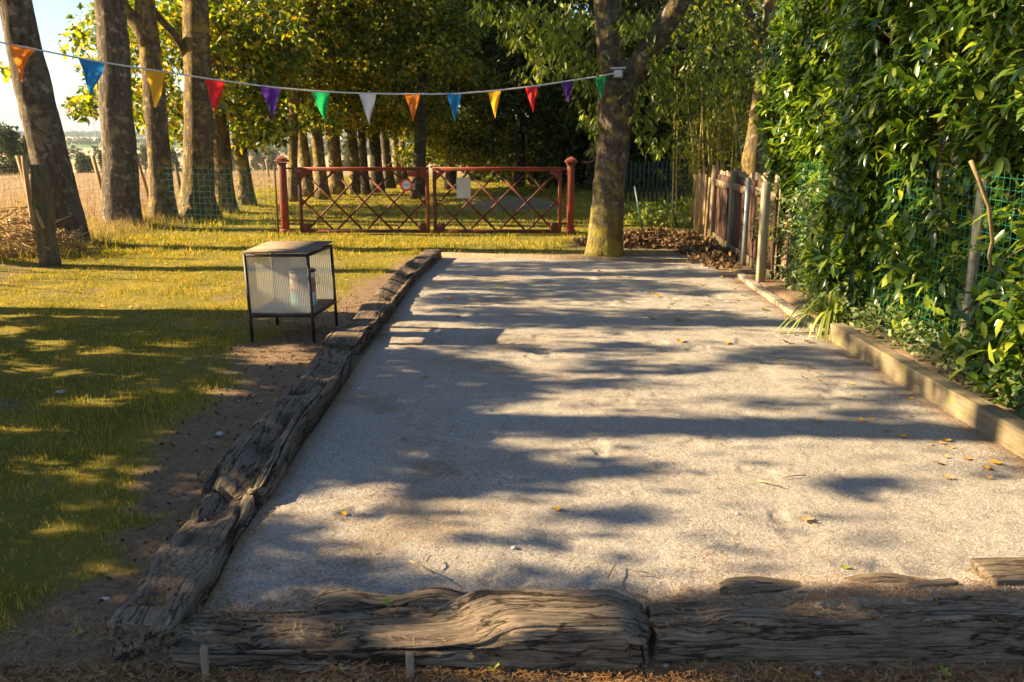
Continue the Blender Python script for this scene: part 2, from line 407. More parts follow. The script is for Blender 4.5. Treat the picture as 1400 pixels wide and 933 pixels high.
def flagmat(name, c):
    m, nt, b = newmat(name); b.inputs['Roughness'].default_value = .7
    tc = N(nt, 'ShaderNodeTexCoord'); n1 = noise(nt, tc.outputs['Object'], 6, 5, .6)
    col = ramp(nt, [(.3, tuple(x * .86 for x in c)), (.7, c)], n1.outputs[0]).outputs[0]
    nt.links.new(col, b.inputs['Base Color'])
    t = N(nt, 'ShaderNodeBsdfTranslucent'); nt.links.new(col, t.inputs[0])
    ms = N(nt, 'ShaderNodeMixShader'); ms.inputs[0].default_value = .5
    nt.links.new(b.outputs[0], ms.inputs[1]); nt.links.new(t.outputs[0], ms.inputs[2])
    nt.links.new(ms.outputs[0], nt.nodes['Material Output'].inputs[0]); return m
FL = {'orange': flagmat('flag_orange', (.85, .25, .03)), 'blue': flagmat('flag_blue', (.02, .22, .55)),
      'yellow': flagmat('flag_yellow', (.85, .48, .03)), 'red': flagmat('flag_red', (.72, .03, .03)),
      'purple': flagmat('flag_purple', (.10, .03, .30)), 'green': flagmat('flag_green', (.02, .40, .13)),
      'white': flagmat('flag_white', (.72, .72, .78))}

# ------------------------------------------------------------------ ground shape and zones
def edge_x(y):   # inner (court side) line of the left sleepers
    return -1.12 + 0 * y
def dirt_edge(y):     # left limit of the bare strip beside the sleepers
    L = [(-260, 905), (-60, 850), (70, 790), (147, 764), (182, 700), (192, 647), (216, 608), (242, 588), (300, 552), (335, 490), (385, 455), (440, 425), (480, 400), (520, 375), (560, 355), (590, 345)]
    q = np.array([gp(px, py, -.05) for px, py in L])
    return np.interp(y, q[:, 1], q[:, 0])

def H(x, y):
    x = np.asarray(x, float); y = np.asarray(y, float); x, y = np.broadcast_arrays(x, y)
    z = np.zeros(x.shape)
    z = z - .13 * (1 - sstep(2.9, 6.5, y)) * (1 - sstep(-1.35, -1.2, x))
    front = 1 - sstep(2.62, 2.85, y)
    z = z * (1 - front) + front * (-.155)
    # court floor: bed just under the gravel sheet
    court = sstep(-1.25, -1.15, x) * (1 - sstep(2.6, 2.66, x)) * sstep(2.68, 2.85, y) * (1 - sstep(12.15, 12.25, y))
    z = z * (1 - court) + court * (-.03 - .06 * (1 - sstep(3.0, 3.6, y)))
    # bank behind the right-hand beam
    bank = sstep(2.68, 2.8, x) * (.10 - .06 * sstep(6.9, 7.6, y)) * (1 - sstep(10.5, 13, y)) * sstep(2.7, 3.2, y)
    z = z + bank
    # bank at the feet of the left tree row
    z = z + .10 * np.exp(-((x + 7.0) / .7) ** 2) * (1 - sstep(30, 50, y)) * sstep(9, 11, y)
    r = np.hypot(x, y)
    z = z + .025 * fbm(x * .9, y * .9, 0, 5) * (1 - court) * sstep(1, 3, r)
    z = z + .012 * fbm(x * 4, y * 4, 0, 6) * (1 - court)
    far = np.interp(r, [0, 48, 150, 300, 600, 1000, 1500, 2500, 3000, 4500], [0, 0, -9.5, -10, -8, -7, -3.5, 9, 12, 12])
    roll = fbm(x * .0022, y * .0022, 0, 9) * np.clip((r - 120) / 600, 0, 1) * 5
    return z + far + roll

xs = np.unique(np.concatenate([np.linspace(-5, 3.2, 330), np.linspace(-12, -5, 90), np.linspace(3.2, 12, 50),
     12 + (np.linspace(0, 1, 46) ** 3) * 3988, -12 - (np.linspace(0, 1, 46) ** 3) * 3988]))
ys = np.unique(np.concatenate([np.linspace(1.4, 4, 110), np.linspace(4, 14, 220), np.linspace(14, 50, 130),
     50 + (np.linspace(0, 1, 70) ** 3) * 3950, 1.4 - (np.linspace(0, 1, 24) ** 3) * 400]))
XX, YY = np.meshgrid(xs, ys); ZZ = H(XX, YY)
nx, ny = len(xs), len(ys)
ii = np.arange(ny - 1)[:, None] * nx + np.arange(nx - 1)[None]
gf = np.stack([ii, ii + 1, ii + nx + 1, ii + nx], -1).reshape(-1, 4)

def dirt_mask(x, y):
    d = x - dirt_edge(y) + .22 * fbm(x * 1.8, y * 1.8, 0, 21) + .22 * fbm(x * 7, y * 7, 0, 22)
    m_ = sstep(-.10, .16, d) * (1 - sstep(12.3, 13.2, y + .3 * fbm(x, y, 0, 3)))
    m_ = np.maximum(m_, sstep(.2, .42, fbm(x * 1.3, y * 1.3, 0, 33) + .3 * fbm(x * 6, y * 6, 0, 34)) * .6 * (1 - sstep(10, 14, y)))
    # brown heap area right beyond the court
    hp = np.exp(-((x - 2.2) / 1.4) ** 2 - ((y - 13.6) / .9) ** 2)
    m_ = np.maximum(m_, sstep(.3, .6, hp + .2 * fbm(x * 2, y * 2, 0, 4)))
    m_ = np.maximum(m_, sstep(2.6, 2.9, x) * (1 - sstep(14, 17, y)))
    m_ = np.maximum(m_, 1 - sstep(2.75, 2.85, y))
    return np.clip(m_, 0, 1)
def field_mask(x, y):
    n = .5 * fbm(x * .7, y * .7, 0, 8)
    a = 1 - sstep(-8.4, -7.7, x + n)
    a = a * sstep(6, 10, y)
    return np.clip(np.maximum(a, sstep(38, 44, np.hypot(x, y) + n)), 0, 1)
DM = dirt_mask(XX, YY); FM = field_mask(XX, YY)
RR = np.hypot(XX, YY); FAR = sstep(60, 130, RR)

m, nt, b = newmat('ground_mix'); tc = N(nt, 'ShaderNodeTexCoord'); co = tc.outputs['Object']
nA = noise(nt, co, 1.3, 8, .65); nB = noise(nt, co, 35, 8, .75); nC = noise(nt, co, 160, 4, .7)
g1 = ramp(nt, [(.3, (.10, .11, .015)), (.5, (.24, .21, .026)), (.65, (.44, .30, .05))], nA.outputs[0]).outputs[0]
g2 = ramp(nt, [(.35, (.06, .045, .018)), (.6, (.18, .145, .035)), (.8, (.36, .26, .08))], nB.outputs[0]).outputs[0]
lawn = mix(nt, g1, g2, .5)
d1 = ramp(nt, [(.3, (.10, .06, .035)), (.5, (.21, .14, .085)), (.7, (.36, .26, .165))], nB.outputs[0]).outputs[0]
d1 = mix(nt, d1, ramp(nt, [(.4, (.10, .055, .03)), (.62, (.40, .31, .21))], nC.outputs[0]).outputs[0], .4)
a1 = N(nt, 'ShaderNodeAttribute', attribute_name='dirt'); a2 = N(nt, 'ShaderNodeAttribute', attribute_name='field'); a3 = N(nt, 'ShaderNodeAttribute', attribute_name='far')
c = mix(nt, lawn, d1, a1.outputs['Fac'])
nF = noise(nt, mapping(nt, co, (1, .25, 1)).outputs[0], 3, 8, .7)
st = ramp(nt, [(.3, (.20, .135, .08)), (.6, (.34, .24, .145)), (.8, (.43, .33, .21))], nF.outputs[0]).outputs[0]
c = mix(nt, c, st, a2.outputs['Fac'])
vo = N(nt, 'ShaderNodeTexVoronoi'); vo.inputs['Scale'].default_value = 1
nt.links.new(mapping(nt, co, (.0042, .0048, 0), (3.3, 1.2, 0)).outputs[0], vo.inputs['Vector'])
sc_ = N(nt, 'ShaderNodeSeparateColor'); nt.links.new(vo.outputs['Color'], sc_.inputs[0])
ff = ramp(nt, [(0, (.42, .29, .17)), (.3, (.12, .17, .05)), (.45, (.5, .36, .22)), (.6, (.2, .2, .07)), (.75, (.36, .27, .17)), (.9, (.08, .12, .04))], sc_.outputs[0], 'CONSTANT').outputs[0]
c = mix(nt, c, ff, a3.outputs['Fac'])
nt.links.new(c, b.inputs['Base Color']); b.inputs['Roughness'].default_value = 1; b.inputs['Specular IOR Level'].default_value = .1
p = bump(nt, b, nB.outputs[0], .8, .02); bump(nt, b, nC.outputs[0], .6, .006, p)
ground = np_mesh('ground', np.stack([XX, YY, ZZ], -1).reshape(-1, 3), gf, m, None, True, {'dirt': DM.ravel(), 'field': FM.ravel(), 'far': FAR.ravel()})
tag(ground, kind='structure')

# ---- gravel court
m, nt, b = newmat('gravel_surface'); tc = N(nt, 'ShaderNodeTexCoord'); co = tc.outputs['Object']
v1 = N(nt, 'ShaderNodeTexVoronoi'); v1.inputs['Scale'].default_value = 190; nt.links.new(co, v1.inputs['Vector'])
v2 = N(nt, 'ShaderNodeTexVoronoi'); v2.inputs['Scale'].default_value = 450; nt.links.new(co, v2.inputs['Vector'])
s1 = N(nt, 'ShaderNodeSeparateColor'); nt.links.new(v1.outputs['Color'], s1.inputs[0])
big = noise(nt, co, 1.1, 7, .6); fine = noise(nt, co, 55, 8, .75)
cc = ramp(nt, [(0, (.12, .115, .11)), (.3, (.27, .25, .225)), (.6, (.38, .35, .31)), (.9, (.50, .46, .405)), (1, (.66, .60, .53))], s1.outputs[0]).outputs[0]
cc = mix(nt, cc, ramp(nt, [(.3, (.25, .22, .185)), (.55, (.385, .345, .295)), (.75, (.50, .45, .385))], fine.outputs[0]).outputs[0], .35)
hsp = noise(nt, co, 6, 8, .7)
cc = mix(nt, cc, (.30, .265, .23), math_(nt, 'MULTIPLY', ramp(nt, [(.52, (0, 0, 0)), (.72, (1, 1, 1))], hsp.outputs[0]).outputs[0], .5))
cc = mix(nt, cc, (.32, .27, .22), math_(nt, 'MULTIPLY', ramp(nt, [(.42, (0, 0, 0)), (.68, (1, 1, 1))], big.outputs[0]).outputs[0], .55))
ad = N(nt, 'ShaderNodeAttribute', attribute_name='litter')
cc = mix(nt, cc, ramp(nt, [(.35, (.10, .055, .025)), (.65, (.3, .19, .09))], fine.outputs[0]).outputs[0], ad.outputs['Fac'])
nt.links.new(cc, b.inputs['Base Color']); b.inputs['Roughness'].default_value = .95; b.inputs['Specular IOR Level'].default_value = .2
p = bump(nt, b, fine.outputs[0], .8, .015); p = bump(nt, b, hsp.outputs[0], .5, .02, p); p = bump(nt, b, v1.outputs['Distance'], .6, .003, p); bump(nt, b, v2.outputs['Distance'], .6, .0015, p)
def courtz(x, y):
    z = .012 * fbm(x * 1.1, y * 1.1, 0, 40) + .008 * fbm(x * 5, y * 5, 0, 41) + .003 * fbm(x * 22, y * 22, 0, 42, 3) - .011 * sstep(.25, .5, fbm(x * 4.2, y * 4.2, 0, 43, 3))
    z = z + .012 * sstep(-.85, -1.1, x) * 0
    z = z + .035 * (1 - sstep(2.85, 3.1, y)) * sstep(.8, 1.3, x)     # gravel heaped over the front sleeper
    z = z - .07 * (1 - sstep(-.012, .012, y - (2.79 + .035 * fbm(x * 5, 0, 0, 44) + .02 * fbm(x * 24, 0, 0, 45)))) * sstep(.42, .5, x)
    z = z - .055 * (1 - sstep(2.9, 3.35, y)) * (1 - sstep(.0, .8, x))
    return z
cx_, cy_ = np.linspace(-1.22, 2.68, 330), np.concatenate([np.linspace(2.72, 5, 230), np.linspace(5.01, 12.27, 320)])
CXX, CYY = np.meshgrid(cx_, cy_)
CXX = -1.12 + (CXX + 1.22) * (3.80 / 3.90)
CYY = CYY + (.125 + .02 * vnoise(CXX * 9, 0, 0, 4)) * (1 - sstep(.42, .5, CXX)) * (1 - sstep(2.72, 3.1, CYY)); CZ = courtz(CXX, CYY)
ii = np.arange(len(cy_) - 1)[:, None] * len(cx_) + np.arange(len(cx_) - 1)[None]
cf = np.stack([ii, ii + 1, ii + len(cx_) + 1, ii + len(cx_)], -1).reshape(-1, 4)
lit_ = np.clip(sstep(.1, .5, fbm(CXX * 2.5, CYY * 2.5, 0, 60)) * .45 * (1 - sstep(-.6, .6, CXX - .1)) + (1 - sstep(0, .22, 2.66 - CXX)) * .75 + (1 - sstep(0, .14, CXX + 1.14)) * .7
      + (1 - sstep(2.8, 3.0, CYY + .1 * fbm(CXX * 4, CYY * 4, 0, 3))) * .55, 0, .9)
court = np_mesh('gravel_court_ground', np.stack([CXX, CYY, CZ], -1).reshape(-1, 3), cf, m, None, True, {'litter': lit_.ravel()})
tag(court, kind='structure')

# ------------------------------------------------------------------ leaf generators
def frames(a, n):
    a = a / (np.linalg.norm(a, axis=1)[:, None] + 1e-9)
    b = np.cross(n, a); b /= np.linalg.norm(b, axis=1)[:, None] + 1e-9
    n = np.cross(a, b); return a, b, n

def rnd_dir(n, rng=R):
    v = rng.normal(size=(n, 3)); return v / np.linalg.norm(v, axis=1)[:, None]

def kites(P, size, droop=.35, wid=.55, rng=R, fold=.25, flat=.0):
    n = len(P); a = rnd_dir(n, rng); a[:, 2] -= droop
    nn = rnd_dir(n, rng); nn[:, 2] += flat
    a, b, nn = frames(a, nn)
    L = (size * rng.uniform(.65, 1.3, n))[:, None]; W = L * wid / 2
    v0 = P; v1 = P + a * L * .42 + b * W + nn * L * fold * .4; v2 = P + a * L - nn * L * .06; v3 = P + a * L * .42 - b * W + nn * L * fold * .4
    V = np.stack([v0, v1, v2, v3], 1).reshape(-1, 3)
    k = np.arange(n)[:, None] * 4
    Fc = np.concatenate([k + np.array([[0, 1, 2]]), k + np.array([[0, 2, 3]])], 0)
    return V, Fc

LT = np.array([[0,6,1],[6,7,2],[6,2,1],[7,3,2],[0,5,6],[6,5,4],[6,4,7],[7,4,3]])
def blades8(P, a, nn, L, W, curve=.12, fold=.12):
    """pointed oval leaves, folded along the midrib and bent"""
    a, b, nn = frames(a, nn); L = L[:, None]; W = W[:, None] / 2; n = len(P)
    def pt(u, w, z): return P + a * L * u + b * W * w + nn * L * z
    V = np.stack([pt(0, 0, 0), pt(.3, 1, fold * .5), pt(.68, .85, fold * .4 - curve * .5), pt(1, 0, -curve), pt(.68, -.85, fold * .4 - curve * .5),
                  pt(.3, -1, fold * .5), pt(.32, 0, 0), pt(.68, 0, -curve * .45)], 1).reshape(-1, 3)
    k = np.arange(n)[:, None, None] * 8
    return V, (k + LT[None]).reshape(-1, 3)

def grass_blades(P, h, w, lean=.5, rng=R):
    n = len(P); d = rng.uniform(0, 2 * np.pi, n); ln = rng.uniform(0, lean, n)
    hh = h * rng.uniform(.5, 1.4, n) * np.ones(n); ww = w * np.ones(n)
    s = np.stack([np.cos(d), np.sin(d), 0 * d], 1); q = rng.uniform(0, 2 * np.pi, n)
    s2 = np.stack([np.cos(q), np.sin(q), 0 * q], 1) * (ww / 2)[:, None]
    up = np.array([[0, 0, 1.]])
    mid = P + up * (hh * .55)[:, None] + s * (ln * hh * .3)[:, None]
    tip = P + up * (hh * (1 - ln * .25))[:, None] + s * (ln * hh)[:, None]
    V = np.stack([P - s2, P + s2, mid + s2 * .7, mid - s2 * .7, tip], 1).reshape(-1, 3)
    k = np.arange(n)[:, None] * 5
    return V, [(k + np.array([[3, 2, 4]])), (k + np.array([[0, 1, 2, 3]]))]

# ------------------------------------------------------------------ shade pattern on the ground (photo dapples -> where crowns are thick)
SH_POLY = [(489,479),(600,479),(686,504),(750,521),(729,543),(664,556),(643,577),(686,611),(750,620),(793,641),(771,663),(643,680),(566,680),(540,654),(471,650),(364,663),(330,700),(290,800),(262,840),(235,830),(295,690),(400,560),(470,490)]
SH_E = [(975,586,350,13),(826,640,75,13),(834,708,85,12),(1186,666,90,9),(1370,644,45,10),(566,701,60,9),(395,731,65,17),(420,772,110,20),(600,792,120,10),
        (707,740,60,7),(771,783,110,11),(850,437,225,14),(843,477,90,8),(1078,486,90,14),(886,507,110,9),(800,528,70,9),(1164,500,60,15),(1228,541,75,15),(1057,548,80,7),
        (1207,567,60,7),(686,478,120,6),(836,526,60,8),(836,498,50,4),(700,361,90,4),(677,373,110,5),(650,391,130,7),(763,401,90,7),(640,410,90,6),(706,426,130,8),(824,362,130,4),(888,374,130,4),(803,386,90,5),
        (850,392,110,6),(792,403,90,7),(960,400,70,3),(420,640,130,30),(365,760,90,40),(330,805,60,25),(400,660,60,20),(470,765,90,12),(640,365,60,5),(480,838,45,14)]
LIT_E = [(16,453,60,8),(71,471,50,8),(95,511,45,9),(40,564,70,20),(278,536,25,8),(222,548,22,5),(266,647,50,8),(385,488,62,18),(330,520,20,6),(500,405,70,28),
         (310,727,34,36),(258,818,20,16),(700,850,190,38),(420,858,170,14),(1120,845,120,6),(780,905,170,16),(1010,918,80,10),(1365,800,60,20),(560,430,16,4),(350,825,60,18),(1180,800,220,12),
         (470,682,62,9),(382,711,34,7),(512,735,34,9),(357,825,42,11),(30,500,40,8),(130,545,60,8),(20,620,60,12),(110,610,30,6),(15,690,45,9),(150,480,40,6),(240,470,40,5),(190,520,30,5),(60,740,30,6)]
def inpoly(px, py, poly):
    c = np.zeros(px.shape, bool); j = len(poly) - 1
    for i in range(len(poly)):
        xi, yi = poly[i]; xj, yj = poly[j]
        t = ((yi > py) != (yj > py)) & (px < (xj - xi) * (py - yi) / (yj - yi + 1e-9) + xi); c ^= t; j = i
    return c
def shade(gx, gy):
    """probability that the crowns hide the sun from this ground point"""
    gx = np.asarray(gx, float); gy = np.asarray(gy, float)
    px, py = proj(np.stack([gx, gy, np.zeros_like(gx)], -1))
    px = px + 14 * fbm(gx * 3, gy * 6, 0, 77); py = py + (5 + (py - 350) * .012) * fbm(gx * 2.2, gy * 7, 0, 78)
    left_edge = np.interp(py, [350, 470, 640, 800, 933], [575, 470, 315, 190, 90])   # outer line of the sleepers
    lawn = px < left_edge
    s = np.where(lawn, np.where(py > 434, np.clip(.93 - .5 * sstep(.12, .4, fbm(gx * 1.3, gy * 4, 0, 79)), 0, 1), 0.0), 0.02)
    s = np.where(~lawn & inpoly(px, py, SH_POLY), .92, s)
    for (a, b_, rx, ry) in SH_E:
        d = ((px - a) / rx) ** 2 + ((py - b_) / ry) ** 2
        s = np.where(~lawn, np.maximum(s, np.clip(1.45 - 1.2 * d, 0, 1) * np.where(py < 560, .5, .74)), s)
    s = np.where((py > 812), np.maximum(s, .9), s)
    for (a, b_, rx, ry) in LIT_E:
        d = ((px - a) / rx) ** 2 + ((py - b_) / ry) ** 2
        s = s * (1 - np.clip(1.7 - 1.4 * d, 0, 1))
    # off the left of the picture / hedge side
    s = np.where(px < -60, .8, s)
    n2 = fbm(gx * .9, gy * 2.6, 0, 55)
    zh = (gx - 2.95) * .5                          # height on the hedge face
    hd = np.clip(.5 + .6 * sstep(.5, 1.6, zh) * (1 - sstep(7.6, 9.0, gy)) - .45 * sstep(7.8, 9.2, gy) - .35 * np.exp(-((zh - .5) / .5) ** 2 - ((gy - 6.3) / .8) ** 2) + n2 * 2.4, 0, 1)
    s = np.where(gx > 2.8, hd, s)
    return s

# ------------------------------------------------------------------ trees
def trunk_path(base, top, bend=.1, n=26, seed=0):
    base, top = np.asarray(base, float), np.asarray(top, float)
    t = np.linspace(0, 1, n)[:, None]; P = base + (top - base) * t
    L = np.linalg.norm(top - base)
    P[:, 0] += bend * np.sin(t[:, 0] * np.pi) + .05 * fbm(t[:, 0] * L * .5, seed, 0, seed) * np.minimum(1, t[:, 0] * 4)
    P[:, 1] += .05 * fbm(t[:, 0] * L * .5, seed + 5, 0, seed)
    return P

def flare_fn(seed, k=.9, ztop=.12):
    ph = random.uniform(0, 6)
    def f(t, a):
        e = np.exp(-t / ztop)
        return 1 + e * k * (.45 + .3 * np.sin(a * 5 + ph) ** 2 + .25 * np.cos(a * 3 + ph * 2))
    return f

def make_tree(name, label, base, top, r0, r1, mat, crownP, leafsize, leafmat, group=None, limbs=(), bend=.1, seed=0, kw={}, n=26, flare=.9, parent_obj=None):
    base = np.asarray(base, float); top = np.asarray(top, float)
    T = thing(name, label, 'tree', tuple(base), group=group)
    mb = MB(); P = trunk_path(base * 0, top - base, bend, 40, seed)
    t = np.linspace(0, 1, 40)
    mb.tube(P, r0 + (r1 - r0) * t, n, wob=.14, seed=seed, flare=flare_fn(seed, flare, .35 / max(1e-3, np.linalg.norm(top - base))))
    mb.build('trunk', mat, T, True)
    for lb in limbs:
        pts = np.asarray(lb[0], float) - base; rr = np.linspace(lb[1], lb[2], len(pts)); tt = np.linspace(0, 1, 14)
        s = np.linspace(0, 1, len(pts)); pp = np.stack([np.interp(tt, s, pts[:, k]) for k in range(3)], 1)
        pp[:, 2] += .04 * np.sin(tt * 9); r_ = np.interp(tt, s, rr)
        MB().tube(pp, r_, 10, wob=.15, seed=seed + 3).build('limb', mat, T, True)
    if crownP is not None and len(crownP):
        V, Fc = kites(crownP - base, leafsize, **kw)
        np_mesh('crown', V, Fc, leafmat, T)
    return T

def blob_points(clumps, per, rng=R, squash=.7, spray=.13, k=9):
    """clumps: (x,y,z,r); leaves sit on sprays scattered through each clump"""
    out = []
    for (x, y, z, r) in clumps:
        ns = max(1, int(per * r * r * r / k)) if False else max(1, int(per * (r ** 2.2) / k))
        c = rnd_dir(ns, rng) * (rng.uniform(.15, 1, ns) ** .5)[:, None] * r; c[:, 2] *= squash
        c += (x, y, z)
        q = np.repeat(c, k, 0); q = q + rng.normal(size=q.shape) * spray * np.array([1, 1, .6])
        out.append(q)
    return np.vstack(out)

# --- in-frame left row.  px of base centre, py of base, px at y=0 (top), half width px at base
ROWDATA = [
 # base px,py, px at image top, width px at mid, material, label, bend
 (97, 338, 28, 50, 'bark', 'thick grey trunk leaning left at the left edge, nearest of the row', -.10),
 (168, 314, 130, 46, 'bark', 'grey trunk leaning left with black knots, behind the blue pennant', .18),
 (224, 306, 188, 31, 'bark_l', 'yellow-stained trunk behind the yellow pennant, second branch leaning left above', .10),
 (271, 302, 263, 40, 'bark_l', 'straight lichen-yellow trunk behind the red pennant with mossy flared foot', .03),
 (304, 292, 292, 27, 'bark_l', 'dark trunk close behind the lichen-yellow trunk with a flared root', .02),
 (340, 283, 300, 19, 'bark_l', 'slim pale trunk leaning left just left of the red gate post', -.04),
]
for i, (bx, by, tx, w, mt, lb, bend) in enumerate(ROWDATA):
    B = gp(bx, by, .0); B[2] = H(B[0], B[1]) - .05
    zc = B[1] * cp + CH * sp
    top = at(tx, 0, B[1]); sl = (top[0] - B[0]) / (top[2] - B[2])
    Ht = 7.5; T_ = np.array([B[0] + sl * Ht, B[1] + .2, Ht])
    r = w / F * zc / 2
    cl = [(T_[0] + R.uniform(-1.6, 1.4), B[1] + R.uniform(-1, 1.2), R.uniform(4.9, 8.5), R.uniform(.6, 1.0)) for _ in range(9)]
    Pn = blob_points(cl, 420)
    # keep the sun lanes open: thin these crowns where the lawn is sunlit
    limbs = []
    if i == 2: limbs = [((at(203, 60, B[1]), at(172, 12, B[1]), at(150, -40, B[1])), r * .7, r * .4)]
    if i == 3: limbs = [((at(255, 75, B[1]), at(232, 40, B[1] - .2), at(205, 5, B[1] - .4), at(180, -40, B[1] - .6)), r * .3, r * .15)]
    if i == 4: limbs = [((at(292, 110, B[1]), at(287, 40, B[1]), at(275, -30, B[1])), r * .5, r * .3)]
    tr = make_tree('row_tree', lb, B, T_, r * 1.02, r * .62, M[mt], Pn, .17, M['row_leaf'], 'trees in the row along the field', limbs, bend, i * 7, flare=[.15, .3, .6, 1.1, 1.3, .6][i])

# hanging sprays seen between the trunks: belong to two further trees of the row whose stems stand in the mass
def spray_px(lst, per, Y0, Y1, sz=22):
    P = []
    for (px, py, rx, ry, k) in lst:
        n = int(k * per)
        c = np.stack([R.normal(px, rx * .5, n), R.normal(py, ry * .5, n), R.uniform(Y0, Y1, n)], 1)
        for (a, b_, Y) in c:
            q = at(a, b_, Y); P.append(q + R.normal(size=(10, 3)) * np.array([.13, .13, .10]))
    return np.vstack(P)
left_sprays = [(165,20,40,30,1.2),(110,60,14,40,.25),(170,60,30,30,.8),(160,100,22,16,.5),(128,130,12,14,.25),(110,148,16,9,.3),(180,130,14,25,.4),(190,160,8,12,.15),(235,20,20,40,.8),
  (222,110,14,50,.6),(245,150,12,28,.4),(240,180,10,14,.2),(255,60,10,60,.3),(15,95,12,8,.14),(330,60,50,60,3.2),(330,130,40,30,1.4),(345,165,30,25,.8),(375,178,20,12,.5),(300,30,30,40,1.4),(365,100,30,60,2),(390,60,30,60,2),(345,190,22,8,.25)]
B = gp(400, 276); T_ = at(402, -160, B[1])
P1 = spray_px(left_sprays, 80, 18.5, 22.5)
make_tree('row_tree', 'thin upright pale stem just right of the left gate post, leaves hanging over the field', B, T_, .13, .09, M['bark_l'], P1, .165, M['row_leaf'],
          'trees in the row along the field', [((at(402, 60, B[1]), at(425, 15, B[1]), at(450, -20, B[1])), .07, .03)], .0, 61, dict(droop=.5))

# --- avenue trees behind the gate (visible trunks)
AV = [(422, 270, 14, 'bark_l', 'pale trunk seen through the left end of the gate'),
      (442, 273, 15, 'bark_l', 'trunk with yellow left side behind the left gate leaf, second through the lattice'),
      (462, 267, 17, 'bark_l', 'brightest yellow lichened trunk behind the left gate leaf'),
      (489, 266, 13, 'bark_l', 'leaning trunk right of the brightest yellow trunk beyond the gate'),
      (501, 268, 10, 'bark_dark', 'thin dark leaning trunk beyond the middle of the left gate leaf'),
      (517, 264, 15, 'bark_dark', 'thick dark trunk below the white pennant beyond the gate'),
      (533, 258, 11, 'bark_dark', 'dark trunk just left of the round sign, seen beyond the gate'),
      (545, 253, 9, 'bark_l', 'pale far trunk seen just above the round sign'),
      (553, 248, 7, 'bark_dark', 'slender farthest dark trunk at the end of the tree row')]
protoC = None
for i, (bx, by, w, mt, lb) in enumerate(AV):
    B = gp(bx, by); zc = B[1] * cp + CH * sp; r = w / F * zc / 2
    T_ = B + np.array([-.35 + .1 * (i % 3), .2, 9.0])
    T = thing('row_tree', lb, 'tree', tuple(B), group='trees in the row along the field')
    mb = MB(); P = trunk_path(np.zeros(3), T_ - B, -.08, 26, i * 3 + 100)
    mb.tube(P, np.linspace(r * 1.1, r * .7, 26), 16, wob=.14, seed=i, flare=flare_fn(i, .6, .05)); mb.build('trunk', M[mt], T, True)
    if i in (0, 3, 6):
        rr = np.random.default_rng(50 + i)
        cl = []
        for _ in range(34):
            zz = rr.uniform(2.1, 8.2); cl.append((rr.uniform(-1.9, 2.3) , rr.uniform(-2.2, 2.2), zz, rr.uniform(.5, .95)))
        pts = blob_points(cl, 950, rr); pts = pts[pts[:, 2] > 1.75 + .5 * fbm(pts[:, 0], pts[:, 1], 0, 4)]
        V, Fc = kites(pts, .135, rng=rr, droop=.5)
        protoC = np_mesh('crown', V, Fc, M['row_leaf'], T)
    else:
        c = protoC.copy(); COL.objects.link(c); c.parent = T; c.rotation_euler = (0, 0, i * 2.1)

# --- dark leafy trees right of the avenue
def dark_tree(label, X, Y, zlo, zhi, rad_, ncl, leafm, ls, seed, per=560, group='dark trees beyond the gate', trunkr=.18, bx=1.0):
    rr = np.random.default_rng(seed); cl = []
    for _ in range(ncl):
        z = rr.uniform(zlo, zhi); k = rad_ * (.65 + .35 * math.sin(min(1, (z - zlo + .8) / (zhi - zlo)) * 2.4)) * math.sqrt(rr.uniform(.1, 1)); a = rr.uniform(0, 6.283)
        cl.append((k * math.cos(a) * bx, k * math.sin(a), z, rr.uniform(.45, .85)))
    pts = blob_points(cl, per, rr)
    pts = pts[pts[:, 2] > .12]
    z0 = float(H(X, Y))
    T = thing('leafy_tree', label, 'tree', (X, Y, z0), group=group)
    MB().tube(trunk_path(np.zeros(3), np.array([.2, 0, zhi]), .1, 20, seed), np.linspace(trunkr, .06, 20), 12, wob=.12, seed=seed, flare=flare_fn(seed, .6, .06)).build('trunk', M['bark_dark'], T, True)
    V, Fc = kites(pts, ls, rng=rr, droop=.4); np_mesh('crown', V, Fc, leafm, T)
    return T
dark_tree('bushy yellow-green tree at the left end of the dark thicket, foliage down to the gate', -2.0, 29, .7, 8.5, 1.9, 60, M['row_leaf'], .14, 201, 900)
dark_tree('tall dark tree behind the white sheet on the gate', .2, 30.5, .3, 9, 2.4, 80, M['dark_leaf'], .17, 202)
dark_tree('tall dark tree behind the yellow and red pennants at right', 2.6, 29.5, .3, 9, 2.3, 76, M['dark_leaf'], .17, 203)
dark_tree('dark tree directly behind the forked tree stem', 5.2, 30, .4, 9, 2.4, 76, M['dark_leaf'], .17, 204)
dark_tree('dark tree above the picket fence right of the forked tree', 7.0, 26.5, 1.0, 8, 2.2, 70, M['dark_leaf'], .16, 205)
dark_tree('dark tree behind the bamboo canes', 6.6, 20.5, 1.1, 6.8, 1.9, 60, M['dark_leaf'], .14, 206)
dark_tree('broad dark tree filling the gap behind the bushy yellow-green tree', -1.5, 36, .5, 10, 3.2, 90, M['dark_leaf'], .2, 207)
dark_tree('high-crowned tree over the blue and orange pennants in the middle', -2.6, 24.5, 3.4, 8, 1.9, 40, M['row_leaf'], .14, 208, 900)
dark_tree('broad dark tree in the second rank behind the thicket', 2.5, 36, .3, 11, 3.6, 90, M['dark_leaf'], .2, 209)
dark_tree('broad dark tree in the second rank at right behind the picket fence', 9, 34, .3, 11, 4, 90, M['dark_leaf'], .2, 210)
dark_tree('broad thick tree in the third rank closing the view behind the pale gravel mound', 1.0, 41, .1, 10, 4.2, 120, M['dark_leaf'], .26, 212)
dark_tree('broad thick tree in the third rank behind the forked stem', 7.5, 42, .1, 10, 4.2, 120, M['dark_leaf'], .26, 213)
